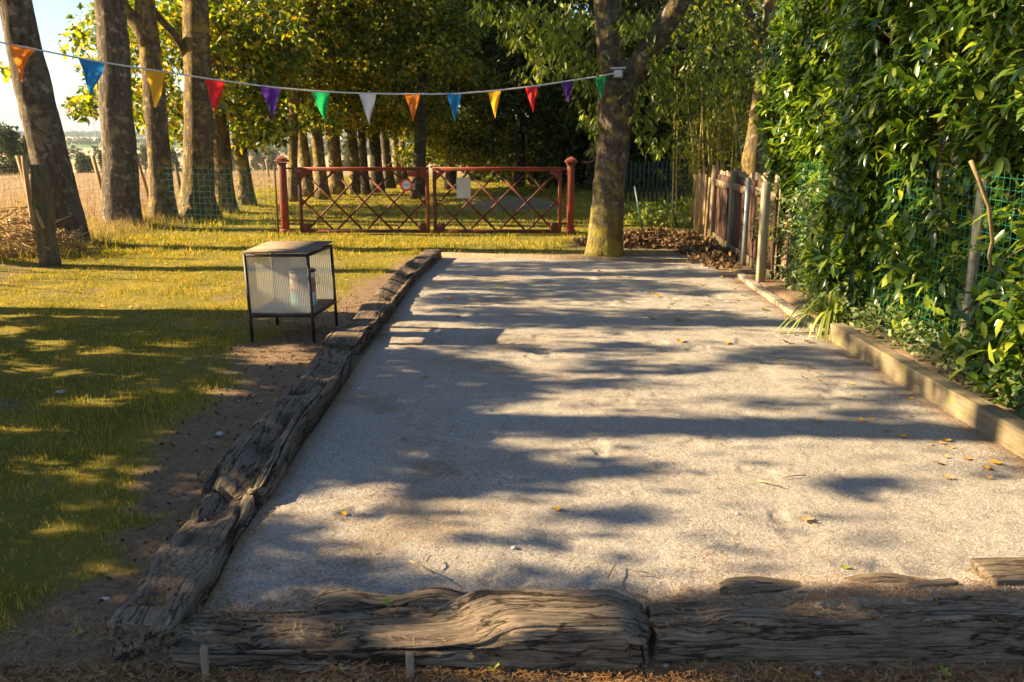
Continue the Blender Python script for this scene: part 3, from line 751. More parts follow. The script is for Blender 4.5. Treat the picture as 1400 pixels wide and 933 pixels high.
dark_tree('low dense dark tree against the far grass edge behind the right gate leaf', 1.4, 32.5, .0, 4, 2.6, 60, M['dark_leaf'], .17, 214)
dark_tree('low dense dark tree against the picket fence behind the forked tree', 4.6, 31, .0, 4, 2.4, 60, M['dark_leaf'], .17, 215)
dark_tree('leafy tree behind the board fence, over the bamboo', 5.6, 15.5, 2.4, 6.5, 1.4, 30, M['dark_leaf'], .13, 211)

# --- main forked tree
B = gp(825, 349); B[2] = -.03; Ym = B[1]
zc = Ym * cp + CH * sp
T = thing('forked_tree', 'big forked tree with yellow lichen on its stem, at the far edge of the gravel', 'tree', tuple(B))
mb = MB()
cpx = [(826, 352, 47), (829, 300, 43), (833, 250, 42), (838, 200, 43), (841, 150, 46), (842, 112, 52)]
pts = np.array([at(x, y, Ym) for x, y, w in cpx]); pts[0] = B; rr_ = np.array([w for *_, w in cpx]) / F * zc / 2
tt = np.linspace(0, 1, 40); s = np.linspace(0, 1, len(pts)); pp = np.stack([np.interp(tt, s, pts[:, k]) for k in range(3)], 1) - B
mb.tube(pp, np.interp(tt, s, rr_), 32, wob=.13, seed=5, flare=flare_fn(3, .3, .1))
for (lst, rs) in (([(840, 125, 0), (834, 70, 0), (831, 20, 0), (828, -60, 0), (815, -160, .2)], (.21, .19, .185, .17, .13)),
                  ([(846, 130, 0), (868, 96, -.05), (893, 60, -.1), (925, 10, -.2), (955, -60, -.35), (985, -150, -.6)], (.2, .17, .15, .14, .12, .09))):
    q = np.array([at(x, y, Ym + d) for x, y, d in lst]) - B; s2 = np.linspace(0, 1, len(q)); t2 = np.linspace(0, 1, 26)
    mb.tube(np.stack([np.interp(t2, s2, q[:, k]) for k in range(3)], 1), np.interp(t2, s2, rs), 20, wob=.15, seed=9)
mb.build('trunk', M['bark_m'], T, True)
# low bare twig on the left
tw = MB(); q = np.array([at(*a, Ym) for a in ((838, 195), (820, 210), (808, 222), (795, 222))]) - B; tw.tube(q, [.012, .009, .006, .003], 6)
q = np.array([at(*a, Ym) for a in ((820, 210), (805, 205), (797, 212))]) - B; tw.tube(q, [.008, .005, .003], 6); tw.build('twig', M['twig'], T, True)
# drooping leaves
ash = [(715,15,28,22,1.0),(700,45,10,14,.3),(745,40,30,20,.8),(775,15,30,20,1.0),(790,70,26,26,.9),(748,85,30,18,.7),(770,55,30,20,.8),(735,70,18,10,.3),(800,110,16,26,.5),(812,150,7,30,.32),(795,158,6,14,.15),(812,185,6,12,.15),
       (880,25,26,22,.8),(900,90,30,30,1.0),(880,160,26,22,.6),(915,130,34,30,1.0),(950,70,30,40,1.2),(985,30,30,30,1.2),(905,190,36,14,.5),(870,120,14,40,.4),(960,130,34,34,.8),(1010,80,22,50,.9),(850,30,30,30,.4),(660,10,30,16,.5),(985,110,30,30,.7)]
P = []
for (px, py, rx, ry, k) in ash:
    for _ in range(int(30 * k)):
        c0 = at(R.normal(px, rx * .5), R.normal(py, ry * .5), Ym + R.uniform(-.7, 1.2)); P.append(c0)
P = np.array(P); n = len(P); k = 7
Pl = np.repeat(P, k, 0) + R.normal(size=(n * k, 3)) * .035; ph = R.uniform(0, 6.28, n * k); Pl[:, 2] -= np.tile(np.arange(k), n) * .02
a = np.stack([np.cos(ph) * .7, np.sin(ph) * .7, -R.uniform(.3, 1.4, n * k)], 1); nn = rnd_dir(n * k); nn[:, 2] += .8
V, Fc = blades8(Pl, a, nn, R.uniform(.08, .15, n * k), R.uniform(.026, .045, n * k))
np_mesh('crown', V - B, Fc, M['ash_leaf'], T)
# upper crown above the picture
cl = [(B[0] + R.uniform(-2.5, 2.8), Ym + R.uniform(-1.0, 2.2), R.uniform(4.0, 7), R.uniform(.5, .9)) for _ in range(22)]
V, Fc = kites(blob_points(cl, 300) - B, .13, droop=.5); np_mesh('crown', V, Fc, M['ash_leaf'], T)

# floodlight on the fork
L_ = at(845, 101, Ym - .3)
T = thing('floodlight', 'small square floodlight fixed in the fork of the big tree', 'floodlight', tuple(L_))
MB().box((0, 0, 0), (.14, .05, .12), bev=.01).build('housing', M['lamp_grey'], T)
MB().box((0, -.029, 0), (.10, .008, .085), bev=.002).build('lens', M['lamp_glass'], T)
MB().beam((-.05, .01, .055), (.06, .12, .09), .015, .015).beam((-.1, .0, .07), (.1, .0, .075), .012, .02).build('bracket', M['white'], T)

# --- trunk behind the hedge at right
B = np.array([4.0, 14.0, 0.0]); T_ = at(1052, -60, 14.0)
mid = at(1038, 130, 14.0)
T = thing('garden_tree', 'lichened trunk rising behind the board fence beside the hedge', 'tree', tuple(B))
q = np.array([B, at(1030, 225, 14), at(1036, 170, 14), at(1044, 90, 14), at(1052, 30, 14), at(1056, -80, 14)]) - B
s2 = np.linspace(0, 1, 6); t2 = np.linspace(0, 1, 34)
MB().tube(np.stack([np.interp(t2, s2, q[:, k]) for k in range(3)], 1), np.interp(t2, s2, [.22, .18, .14, .10, .08, .06]), 20, wob=.15, seed=12).build('trunk', M['bark_l'], T, True)
q = np.array([at(1046, 70, 14), at(1035, 40, 14), at(1018, 0, 14), at(1000, -60, 13.8)]) - B
MB().tube(q, [.07, .055, .045, .03], 8, wob=.1).build('limb', M['bark_dark'], T, True)
cl = [(B[0] + R.uniform(-1.3, 1.5), 14 + R.uniform(-.8, 1.0), R.uniform(2.9, 6.0), R.uniform(.35, .7)) for _ in range(26)]
V, Fc = kites(blob_points(cl, 420) - B, .12, droop=.5); np_mesh('crown', V, Fc, M['dark_leaf'], T)

# --- off-frame continuation of the left row, whose crowns throw the dapples
ncand = 250000
gx = R.uniform(-6.6, 11, ncand); gy = R.uniform(.6, 12.4, ncand)
keep = R.uniform(0, 1, ncand) < shade(gx, gy) ** 1.0
gx, gy = gx[keep], gy[keep]
thin = R.uniform(0, 1, len(gx)) < np.where(gx > 2.8, .42, 1.0); gx, gy = gx[thin], gy[thin]
tx = R.uniform(-10.6, -6.1, len(gx)); t = (gx - tx)
P = np.stack([tx, gy + .08 * t, .5 * t], 1)
ppx, ppy = proj(P)
ok = (ppx < -25) | (ppy < -12)
ok &= (P[:, 2] > .12) & ((P[:, 1] < 12.75) | (P[:, 2] > 5.5))
P = P[ok]
OFF = [(-7.4, 11.3, 'row tree just outside the picture beside the nearest leaning grey trunk'), (-7.3, 8.45, 'row tree outside the left edge that holds the end of the bunting'),
       (-7.5, 5.45, 'row tree standing well outside the left edge of the lawn'), (-7.4, 2.2, 'row tree outside the picture level with the front of the court'), (-7.6, -1.2, 'row tree nearest the camera, outside the left edge')]
lowP = P[:, 2] < 2.3
for i, (x, y, lb) in enumerate(OFF):
    lo, hi = (y + OFF[i + 1][1]) / 2 if i < len(OFF) - 1 else -9, (y + OFF[i - 1][1]) / 2 if i else 99
    sel = (P[:, 1] >= lo) & (P[:, 1] < hi)
    make_tree('row_tree', lb, (x, y, -.05), (x - .5, y, 8.5), .19, .12, M['bark'], P[sel & ~lowP], .12, M['row_leaf_dense'], 'trees in the row along the field', bend=.05, seed=300 + i, kw=dict(droop=.2), flare=.5)
    q = P[sel & lowP]
    if len(q) > 20:
        S = thing('shade_shrub', 'low shrub added between the row trees outside the left edge to cast shade, ' + ['beyond', 'beside', 'just before', 'level with', 'nearest'][i] + ' the lawn shade', 'shrub', (x - .6, y - .9, 0), group='added shrubs out of view that shade the lawn')  # unseen shrub, added so its leaves cast the shade on the lawn
        V, Fc = kites(q - np.array([x - .6, y - .9, 0]), .135, droop=.1); np_mesh('foliage', V, Fc, M['row_leaf_dense'], S)
        mb = MB()
        for k in range(9):
            mb.tube(np.array([[0, 0, 0], [R.uniform(-.5, .5), R.uniform(-.6, .6), .9], [R.uniform(-1.2, 1.2), R.uniform(-1, 1), 2.0]]), [.025, .018, .006], 6)
        mb.build('stem', M['twig'], S, True)

# ------------------------------------------------------------------ sleepers
def sleeper(name, label, a, b, w, zb, H0, top=None, dirt=None, seed=0, nU=260, nV=110, p=.24, cat='sleeper', group='old railway sleepers edging the court',
            crk=.022, rough=.009, mat=None, wmod=None, off=None, endr=.05, ragged=.03):
    a = np.asarray(a, float)[:2]; b = np.asarray(b, float)[:2]; L = np.linalg.norm(b - a); ang = math.atan2(b[1] - a[1], b[0] - a[0])
    u = np.linspace(0, 1, nU)[:, None]; th = np.linspace(0, 2 * np.pi, nV, endpoint=False)[None] + .01
    cy = np.sign(np.cos(th)) * np.abs(np.cos(th)) ** p; cz = np.sign(np.sin(th)) * np.abs(np.sin(th)) ** p
    U = u * L + 0 * th; yn = cy + 0 * u; zn = (cz + 1) / 2 + 0 * u
    e = np.minimum(u, 1 - u) * L
    er = np.sqrt(np.clip(1 - (1 - np.clip(e / endr, 0, 1)) ** 2, 0, 1)) * .35 + .65
    W = w * (1 + .06 * vnoise(u * L * 2.2, seed, 0, seed)) * er
    if wmod is not None: W = W * wmod(u)
    Hh = H0 + 0 * U
    if top is not None: Hh = top(u + 0 * th, yn)
    y = yn * W / 2
    if off is not None: y = y + off(u)
    z = zn * Hh * (.9 + .1 * er)
    zg = .55 * zn * H0 + .45 * z; seedo = seed * 3.7
    g = fbm(U * 1.6, y * 9, zg * 9, seed + 1, 5); g2 = fbm(U * 3.0, y * 60, zg * 60, seed + 2, 3)
    ca = np.abs(vnoise(U * 1.1 + .2 * g, y * 26 + g * .6, zg * 26, seed + 3)); cb = np.abs(vnoise(U * .8, y * 13 + g * .5, zg * 13, seed + 4))
    c1 = 1 - sstep(.0, .13, ca); c2 = 1 - sstep(.0, .075, cb)
    amp = sstep(-.25, .25, fbm(U * 1.2, y * 3, z * 3, seed + 6))
    c1 = c1 * amp * .6; c2 = c2 * sstep(-.5, 0, fbm(U * .9, y * 5, z * 3, seed + 7))
    cr = np.clip(c1 + c2, 0, 1)
    d = rough * g * 1.6 + .004 * g2 - crk * (c1 * .5 + c2)
    n_y = np.cos(th) + 0 * u; n_z = np.sin(th) + 0 * u
    y = y + d * n_y; z = z + d * n_z * np.where(zn > .5, 1, 0)
    x = U + ragged * fbm(y * 40, z * 40, u * 3, seed + 8) * (1 - sstep(0, .2, e / L + 0 * th)) * np.where(u < .5, 1, -1)
    GC = np.stack([U + seedo, y + .0, zg + 0 * U], -1)
    V = np.stack([x, y, z + 0 * U], -1)
    dr = np.zeros_like(U) if dirt is None else np.clip(dirt(u + 0 * th, yn), 0, 1) * (zn > .6)
    dr = np.clip(dr * (1 - .0 * cr) + .0, 0, 1)
    rings = [V]; crs = [cr]; drs = [dr]
    pre, post = [], []
    for k, s in enumerate((.8, .5, .2)):
        for side, lst in ((0, pre), (-1, post)):
            c = V[side].mean(0); q = c + (V[side] - c) * s; q = q + np.array([1, 0, 0]) * ((.012 * fbm(q[:, 1] * 40, q[:, 2] * 40, seed + side, seed)))[:, None]
            lst.append(q)
    Vall = np.concatenate([np.array(pre[::-1]), V, np.array(post)], 0)
    z3 = np.zeros((3, nV)); crA = np.concatenate([z3 + .15, cr, z3 + .15], 0); drA = np.concatenate([z3, dr, z3], 0)
    m_ = len(Vall); i = np.arange(m_ - 1)[:, None] * nV; j = np.arange(nV)[None]; j2 = (j + 1) % nV
    q = np.stack([i + j, i + j2, i + nV + j2, i + nV + j], -1).reshape(-1, 4)[:, ::-1]
    Vf = Vall.reshape(-1, 3); c0 = len(Vf); Vf = np.vstack([Vf, Vall[0].mean(0), Vall[-1].mean(0)])
    jj = np.arange(nV); jn = (jj + 1) % nV
    t1 = np.stack([np.full(nV, c0), jn, jj], 1); t2 = np.stack([np.full(nV, c0 + 1), (m_ - 1) * nV + jj, (m_ - 1) * nV + jn], 1)
    o = np_mesh(name, Vf, [q, np.vstack([t1, t2])[:, ::-1]], mat or M['sleeper'], None, True, {'crack': np.append(crA.ravel(), [.3, .3]) * .85, 'dirt': np.append(drA.ravel(), [0, 0]), 'grain_space': np.vstack([np.concatenate([np.repeat(GC[:1], 3, 0) + (np.array(pre[::-1]) - V[0][None]) * [4, 1, 1], GC, np.repeat(GC[-1:], 3, 0) + (np.array(post) - V[-1][None]) * [4, 1, 1]], 0).reshape(-1, 3), GC[0].mean(0)[None], GC[-1].mean(0)[None]])})
    o.location = (a[0], a[1], zb); o.rotation_euler = (0, 0, ang)
    return tag(o, label, cat, group)

G = 'old railway sleepers edging the court'
# front left: long one with a hump and rounded end at right, deep split at left
ya = 2.735
xl = at(242, 880, ya)[0]; xr = at(884, 860, ya)[0]
L1 = xr - xl
def top1(u, yn):
    h = .105 + .022 * sstep(.2, .6, u) + .078 * sstep(.57, .70, u + yn * .05) - .045 * sstep(.93, 1.0, u)
    h = h - .10 * np.exp(-((yn + .28 - .9 * (u - .25)) / .10) ** 2) * (1 - sstep(.5, .62, u))
    h = h - .03 * sstep(-.35, -.75, -yn * -1) * (1 - sstep(.5, .7, u))
    h = h - .03 * sstep(.0, -1, yn) * sstep(.6, .7, u)
    return h
sleeper('railway_sleeper', 'front sleeper at lower left, deeply split with a smooth humped rounded right end', (xl, ya), (xr, ya), .215, -.155, .13, top1, None, 11, 460, 170, endr=.07, crk=.036)
xr3 = at(1392, 850, 2.75)[0]
def top3(u, yn): return .172 + .012 * np.sin(u * 9) - .03 * sstep(.25, 1, yn) * (1 - sstep(.75, .85, u)) - .03 * np.exp(-((u - .12) / .05) ** 2 - ((yn + .8) / .5) ** 2)
sleeper('railway_sleeper', 'front sleeper at lower right with a straight dark face and gravel spilling over its top', (xr + .012, 2.752), (xr3, 2.765), .19, -.155, .17, top3,
        lambda u, yn: sstep(-.55, .1, yn + .5 * fbm(u * 9, yn * 2, 0, 3)) * sstep(.08, .2, u) * (1 - sstep(.72, .8, u)) * .95, 12, 420, 150, endr=.02, p=.22, crk=.02, rough=.008)
a_, b_ = at(1338, 800, 2.98), at(1338, 800, 2.98) + np.array([.95, .03, 0])
sleeper('railway_sleeper', 'short squared timber at the lower right corner with a pale sawn end', a_, b_, .17, -.10, .155, None, None, 13, 160, 90, endr=.01, p=.16, crk=.012, rough=.006, ragged=.008)
a_ = (xr3 + .012, 2.72)
sleeper('railway_sleeper', 'dark sleeper end below the squared corner timber at the right edge', a_, (a_[0] + .9, 2.73), .2, -.155, .15, None, None, 14, 120, 80, endr=.02, p=.2)
# left line, near to far
def hol(c, wd, dep, u0, u1, sh=0.0):
    return lambda u, yn: dep * np.exp(-((yn - c - sh * (u - .5)) / wd) ** 2) * sstep(u0 - .05, u0 + .05, u) * (1 - sstep(u1 - .06, u1 + .06, u))
h4a, h4b = hol(.1, .33, .10, .78, 1.2), hol(.15, .45, .12, .12, .26)
def top4(u, yn): return .205 - .055 * (1 - u) ** 2 - h4a(u, yn) - h4b(u, yn) - .03 * np.exp(-((u - .42) / .13) ** 2) * np.exp(-(yn / .8) ** 2) + .012 * np.sin(u * 14 + yn)
A4, B4 = gp(192, 872, -.05), gp(317, 692, 0)
sleeper('railway_sleeper', 'near left corner sleeper with a rotted hollow at its broken near end', A4, B4, .25, -.15, .13, top4,
        lambda u, yn: np.exp(-((u - .42) / .14) ** 2) * np.exp(-(yn / .75) ** 2) * 1.0, 15, 300, 130, crk=.02, ragged=.05, endr=.06)
h3 = hol(-.05, .24, .12, -.2, .42, .5); h3b = hol(.0, .5, .035, .4, .85)
def top3s(u, yn): return .165 - h3(u, yn) - h3b(u, yn) + .03 * np.sin(u * 5) * (1 - .3 * yn) - .03 * sstep(.9, 1, u)
A3, B3 = gp(322, 688, 0), gp(470, 476, 0)
sleeper('railway_sleeper', 'long grey weathered sleeper on the left, split lengthwise with earth in the gap', A3, B3, .26, -.09, .15, top3s, None, 16, 420, 140,
        off=lambda u: .025 * np.sin(u * 7 + .5), wmod=lambda u: 1.12 - .15 * u + .06 * np.sin(u * 11), crk=.022, rough=.012, ragged=.06)
A2, B2 = gp(464, 484, 0), gp(521, 424, 0)
sleeper('railway_sleeper', 'blocky sunlit sleeper beside the plastic sided box, third from the near corner', A2, B2, .27, -.06, .15, lambda u, yn: .14 + .02 * np.sin(u * 9), None, 17, 200, 110, wmod=lambda u: 1.0 + .1 * np.sin(u * 8), crk=.028, rough=.02)
A1, B1 = gp(517, 428, 0), gp(552, 385, 0)
sleeper('railway_sleeper', 'smooth rounded sleeper just beyond the box, fourth from the near corner', A1, B1, .24, -.06, .16, lambda u, yn: .15 - .05 * np.exp(-((yn + .5) / .3) ** 2), None, 18, 200, 100, crk=.02, rough=.014)
A0, B0 = gp(553, 386, 0), gp(592, 352, 0)
sleeper('railway_sleeper', 'darkest mossy sleeper at the far left corner of the court', A0, B0, .25, -.06, .17, lambda u, yn: .17 - .07 * sstep(-.2, .3, yn) * 0 - .06 * np.exp(-((yn + .3) / .3) ** 2) * (1 - sstep(.3, .5, u)), None, 19, 220, 100, crk=.03, rough=.022)
# broken strips lying in the gravel
for k, (p0, p1, w_, lb) in enumerate([((432, 812), (676, 803), .055, 'thin broken strip of sleeper in the gravel behind the humped front sleeper'),
                                      ((985, 806), (1312, 797), .05, 'long thin strip of weathered wood behind the lower right sleeper')]):
    zc_ = float(courtz(gp(*p0)[0], 2.95)); a_, b_ = gp(*p0, 0), gp(*p1, 0)
    sleeper('wood_strip', lb, a_, b_, w_ * 1.3, zc_ - .04, .06, lambda u, yn: .065 + .014 * np.sin(u * 12), None, 31 + k, 240, 60, crk=.01, rough=.012, cat='wood strip', group='broken strips of old sleeper',
            wmod=lambda u: .7 + .5 * np.abs(np.sin(u * 5 + 1)), ragged=.02)
sleeper('wood_strip', 'shortest stub of strip beside the right end of the long thin strip', gp(1240, 812, 0), gp(1306, 806, 0), .04, -.01, .05, None, None, 34, 100, 50, crk=.008, rough=.008, cat='wood strip', group='broken strips of old sleeper')
# pegs
for k, (px, py0, py1, w_, lb) in enumerate([(283, 936, 884, .022, 'wooden peg against the left end of the front sleeper'), (561, 921, 893, .026, 'short squat wooden peg in front of the humped sleeper')]):
    g0 = at(px, py0, 2.60); g1 = at(px, py1, 2.60)
    o = MB().box((0, 0, (g1[2] - g0[2]) / 2 - .03), (w_ , .022, g1[2] - g0[2] + .06), bev=.002).build('wooden_peg', M['grey_wood']); o.location = (g0[0], 2.60, g0[2])
    tag(o, lb, 'peg', 'pegs in front of the sleepers')
# far edging board
a_, b_ = gp(578, 350, 0), gp(1008, 362, 0)
o = MB().beam((0, 0, 0), tuple(np.append((b_ - a_)[:2], 0)), .035, .16).build('edging_board', M['grey_wood']); o.location = (a_[0], a_[1], -.025)
tag(o, 'low plank edging the far end of the gravel court', 'edging board')
# right-hand beam and kerb pieces
a_, b_ = np.array([2.66, 7.05, 0]), np.array([2.70, 3.2, 0])
sleeper('kerb_beam', 'long smooth pale squared beam along the right side under the hedge', a_, b_, .115, -.03, .165, None, None, 41, 200, 80, p=.1, crk=.002, rough=.003, ragged=.002, endr=.004, mat=M['kerb_wood'], cat='beam', group=None)
kp = [(1128, 459), (1098, 438), (1066, 417), (1036, 396), (1010, 377)]
for k in range(4):
    a_, b_ = gp(*kp[k]), gp(*kp[k + 1]); a_, b_ = a_ + (b_ - a_) * .02, b_ - (b_ - a_) * .02
    sleeper('kerb_stone', ['low kerb block touching the far end of the pale beam', 'low kerb block second beyond the pale beam', 'low kerb block at the foot of the mossy fence post', 'farthest low kerb block beside the grey metal fence post'][k],
            a_, b_, .09, -.06, .105, None, None, 45 + k, 60, 40, p=.15, crk=.0, rough=.008, ragged=.01, endr=.012, mat=M['concrete'], cat='kerb', group='kerb blocks on the right')

# ------------------------------------------------------------------ gate
Yg = 15.2
def gx_(px): return at(px, 270, Yg)[0]
for px, top_, lb in ((388, 214, 'left red iron gate post with a capped top, rusty brown above'), (780, 215, 'right red iron gate post with a capped top, near the forked tree')):
    x = gx_(px); zt = at(px, top_, Yg)[2]
    T = thing('gate_post', lb, 'gate post', (x, Yg, 0), group='iron posts of the gate')
    MB().box((0, 0, (zt - .1) / 2 - .05), (.118, .118, zt), bev=.012).box((0, 0, .04), (.17, .17, .1), bev=.01).build('post', M['gate'], T)
    mb = MB().box((0, 0, zt - .115), (.155, .155, .03), bev=.008).box((0, 0, zt - .075), (.205, .205, .035), bev=.005).box((0, 0, zt - .045), (.165, .165, .02), bev=.005)
    V = np.array([[-.08, -.08, zt - .035], [.08, -.08, zt - .035], [.08, .08, zt - .035], [-.08, .08, zt - .035], [0, 0, zt + .015]])
    mb.add(V, [np.array([[0, 1, 4], [1, 2, 4], [2, 3, 4], [3, 0, 4]])]); mb.build('post_cap', M['gate'], T)
    s_ = 1 if px < 600 else -1
    for z in (.18, zt - .2): MB().tube([(s_ * .06, 0, z), (s_ * .17, 0, z)], .014, 8).build('hinge', M['gate_dark'], T)
zt, zb_ = at(590, 229, Yg)[2], at(590, 319, Yg)[2]
def leaf(x0, x1, lb, flip):
    T = thing('gate_leaf', lb, 'gate', (x0, Yg, 0), group='two leaves of the lattice gate')
    W_ = x1 - x0
    fr = MB().box((W_ / 2, 0, zt - .03), (W_, .05, .065), bev=.006).box((W_ / 2, -.04, zt - .006), (W_, .05, .012))
    fr.build('top_rail', M['gate'], T)
    MB().box((W_ / 2, 0, zb_ + .035), (W_ - .1, .045, .06), bev=.006).build('bottom_rail', M['gate_dark'], T)
    for k, x in enumerate((.03, W_ - .03)):
        mt = M['gate'] if (k == 1) else M['gate_dark']
        MB().box((x, .002, (zt - .066 + zb_) / 2), (.06, .046, zt - zb_ - .07), bev=.006).build('stile', mt, T)
    # diagonal lattice
    z0, z1 = zb_ + .06, zt - .06; hgt = z1 - z0; st = (W_ - .1) / 4.2
    la = MB()
    for dirn in (1, -1):
        k0 = -3
        for k in range(-3, 6):
            xa = .06 + (k + .15) * st
            p0, p1 = (xa, z0), (xa + hgt * 1.0, z1)
            if dirn < 0: p0, p1 = (W_ - p0[0], z0), (W_ - p1[0], z1)
            # clip to the frame
            (xA, zA), (xB, zB) = p0, p1
            ts = [0.0, 1.0]; dx = xB - xA
            tl, th_ = sorted(((.05 - xA) / dx, (W_ - .05 - xA) / dx)); lo, hi = max(0, tl), min(1, th_)
            if hi - lo < .08: continue
            la.beam((xA + dx * lo, dirn * .013, zA + (zB - zA) * lo), (xA + dx * hi, dirn * .013, zA + (zB - zA) * hi), .008, .034, up=(0, 1, 0)) if False else \
            la.beam((xA + dx * lo, dirn * .011, zA + (zB - zA) * lo), (xA + dx * hi, dirn * .011, zA + (zB - zA) * hi), .034, .010, up=(0, 1, 0))
    # rivets
    la.build('lattice', M['gate_dark'], T)
    for x in (.13, W_ - .13):
        MB().box((x, -.03, zb_ + .10), (.14, .012, .15), bev=.004).build('corner_plate', M['gate_dark'], T)
    for x, s_ in ((.06, 1), (W_ - .06, -1)):
        V = np.array([[x, -.028, zt - .06], [x + s_ * .17, -.028, zt - .06], [x, -.028, zt - .22], [x, -.020, zt - .06], [x + s_ * .17, -.020, zt - .06], [x, -.020, zt - .22]])
        MB().add(V, [np.array([[0, 2, 1], [3, 4, 5]]), np.array([[0, 1, 4, 3], [1, 2, 5, 4], [2, 0, 3, 5]])]).build('gusset', M['gate'], T)
    return T, W_
TL, WL = leaf(gx_(408), gx_(587), 'left leaf of the rusty red lattice gate, carrying the round sign', 0)
TR, WR = leaf(gx_(592), gx_(768), 'right leaf of the rusty red lattice gate, carrying the white sheet', 1)
mb = MB().box((WL - .28, -.03, zt - .11), (.15, .03, .09), bev=.004).tube([(WL - .36, -.03, zt - .14), (WL - .36, -.06, zt - .2), (WL - .31, -.06, zt - .2)], .008, 6)
mb.build('latch', M['gate'], TL)
for px0, px1 in ((394, 408), (768, 776)):
    pass
# round sign
sx_, sz_ = at(556, 253, Yg)[0], at(556, 253, Yg)[2]
T = thing('round_sign', 'round white sign with a red ring, wired to the left gate leaf', 'sign', (sx_, Yg - .055, sz_))
def disc(r0, r1, y0, y1, n=40):
    a = np.linspace(0, 2 * np.pi, n, endpoint=False); c, s = np.cos(a), np.sin(a); mb = MB()
    rings = [np.stack([r * c, np.full(n, y), r * s], 1) for r, y in ((r0, y0), (r1, y0), (r1, y1), (r0, y1))]
    V = np.vstack(rings); i = np.arange(n); j = (i + 1) % n
    mb.add(V, [np.vstack([np.stack([k * n + i, k * n + j, ((k + 1) % 4) * n + j, ((k + 1) % 4) * n + i], 1) for k in range(4)])])
    return mb
disc(.001, .095, 0, -.004).build('sign_face', M['white'], T); disc(.078, .108, -.005, -.009).build('ring', M['sign_red'], T)
mb = MB()
for z in (.012, -.012):
    x = -.05
    while x < .048:
        w_ = random.uniform(.006, .013); mb.box((x + w_ / 2, -.0055, z + random.uniform(-.001, .001)), (w_, .0012, .013)); x += w_ + .004
mb.build('faded_lettering', M['sign_grey'], T)
# white sheet
c = at(634, 257, Yg)
T = thing('notice_sheet', 'blank white sheet fixed to the right gate leaf', 'notice', (c[0], Yg - .06, c[2]))
n_ = 14; uu, vv = np.meshgrid(np.linspace(-.12, .12, n_), np.linspace(-.172, .172, n_)); yy = .004 * fbm(uu * 8, vv * 8, 0, 2)
ii = np.arange(n_ - 1)[:, None] * n_ + np.arange(n_ - 1)[None]; q = np.stack([ii, ii + 1, ii + n_ + 1, ii + n_], -1).reshape(-1, 4)
np_mesh('sheet', np.stack([uu, yy, vv], -1).reshape(-1, 3), q, flagmat('sheet_white', (.74, .74, .76)), T)
MB().box((.09, -.006, .155), (.016, .003, .016)).build('red_dot', M['sign_red'], T)
MB().beam((-.07, -.006, .14), (.07, -.006, -.12), .004, .0015, up=(0, 1, 0)).build('rust_streak', plain('rust_streak', (.45, .28, .16), .8), T)

# ------------------------------------------------------------------ wire fences
def wiremesh(path, z0, z1, dx, dz, r, mat, parent, name='wire_mesh', lean=0.0, seed=0):
    path = np.asarray(path, float); seg = np.linalg.norm(np.diff(path[:, :2], axis=0), axis=1); cum = np.append(0, np.cumsum(seg)); L = cum[-1]
    def pos(s, z):
        x = np.interp(s, cum, path[:, 0]); y = np.interp(s, cum, path[:, 1]); zz = np.interp(s, cum, path[:, 2]) if path.shape[1] > 2 else 0
        s = np.asarray(s, float); z = np.asarray(z, float)
        k = .03 * fbm(s * .8, z * 1.5, 0, seed); return np.stack([x + k + lean * z, y + k * .3, z + zz + .03 * fbm(s * .6, 3, 0, seed)], -1)
    mb = MB()
    for z in np.arange(z0, z1 + 1e-3, dz):
        s = np.linspace(0, L, max(6, int(L / .25))); mb.tube(pos(s, z + 0 * s), r, 4, cap=False)
    for s in np.arange(0, L, dx):
        z = np.linspace(z0, z1, 7); mb.tube(pos(s + 0 * z, z), r, 4, cap=False)
    return mb.build(name, mat, parent, False)
T = thing('wire_fence', 'green plastic-coated wire fence along the foot of the hedge', 'fence', (3.0, 7, 0))
T.location = (0, 0, 0)
wiremesh([(2.99, 3.6, .06), (3.0, 5.77, .06), (3.05, 8.5, .04), (3.12, 10.35, 0)], .0, 1.36, .07, .07, .0015, M['green_wire'], T, lean=0, seed=4)
for x, y, h_, w_, mt in ((3.035, 5.77, 1.35, .055, 'post_moss'), (3.08, 8.5, 1.3, .05, 'post_moss')):
    MB().box((x + .02, y, h_ / 2), (w_, w_, h_), rz=.1, bev=.006).build('post', M[mt], T)
MB().box((3.10, 5.86, .62), (.06, .05, 1.35), rz=.2, bev=.006).build('post', M['old_post'], T)
T = thing('wire_fence', 'green wire fence between the leaning trunks and the left gate post', 'fence', (0, 0, 0))
wiremesh([(-7.05, 16.0, 0), (-5.6, 15.5, 0), (-4.0, 15.22, 0)], .02, 1.17, .10, .10, .0022, M['green_wire'], T, seed=8)
MB().box((-4.04, 15.2, .58), (.03, .03, 1.17)).build('post', M['old_post'], T)
T = thing('wire_fence', 'grey stock fence at the field edge behind the row of trunks', 'fence', (0, 0, 0))
Xf = -9.85
pth = [(-8.6, 11.2, 0), (-9.6, 14, 0), (Xf, 17.8, 0), (Xf, 20.9, 0), (Xf, 23.2, 0), (Xf, 25.9, 0), (-10, 31, 0), (-11, 40, 0)]
wiremesh(pth, .05, 1.05, .22, .2, .0028, M['wire'], T, seed=9)
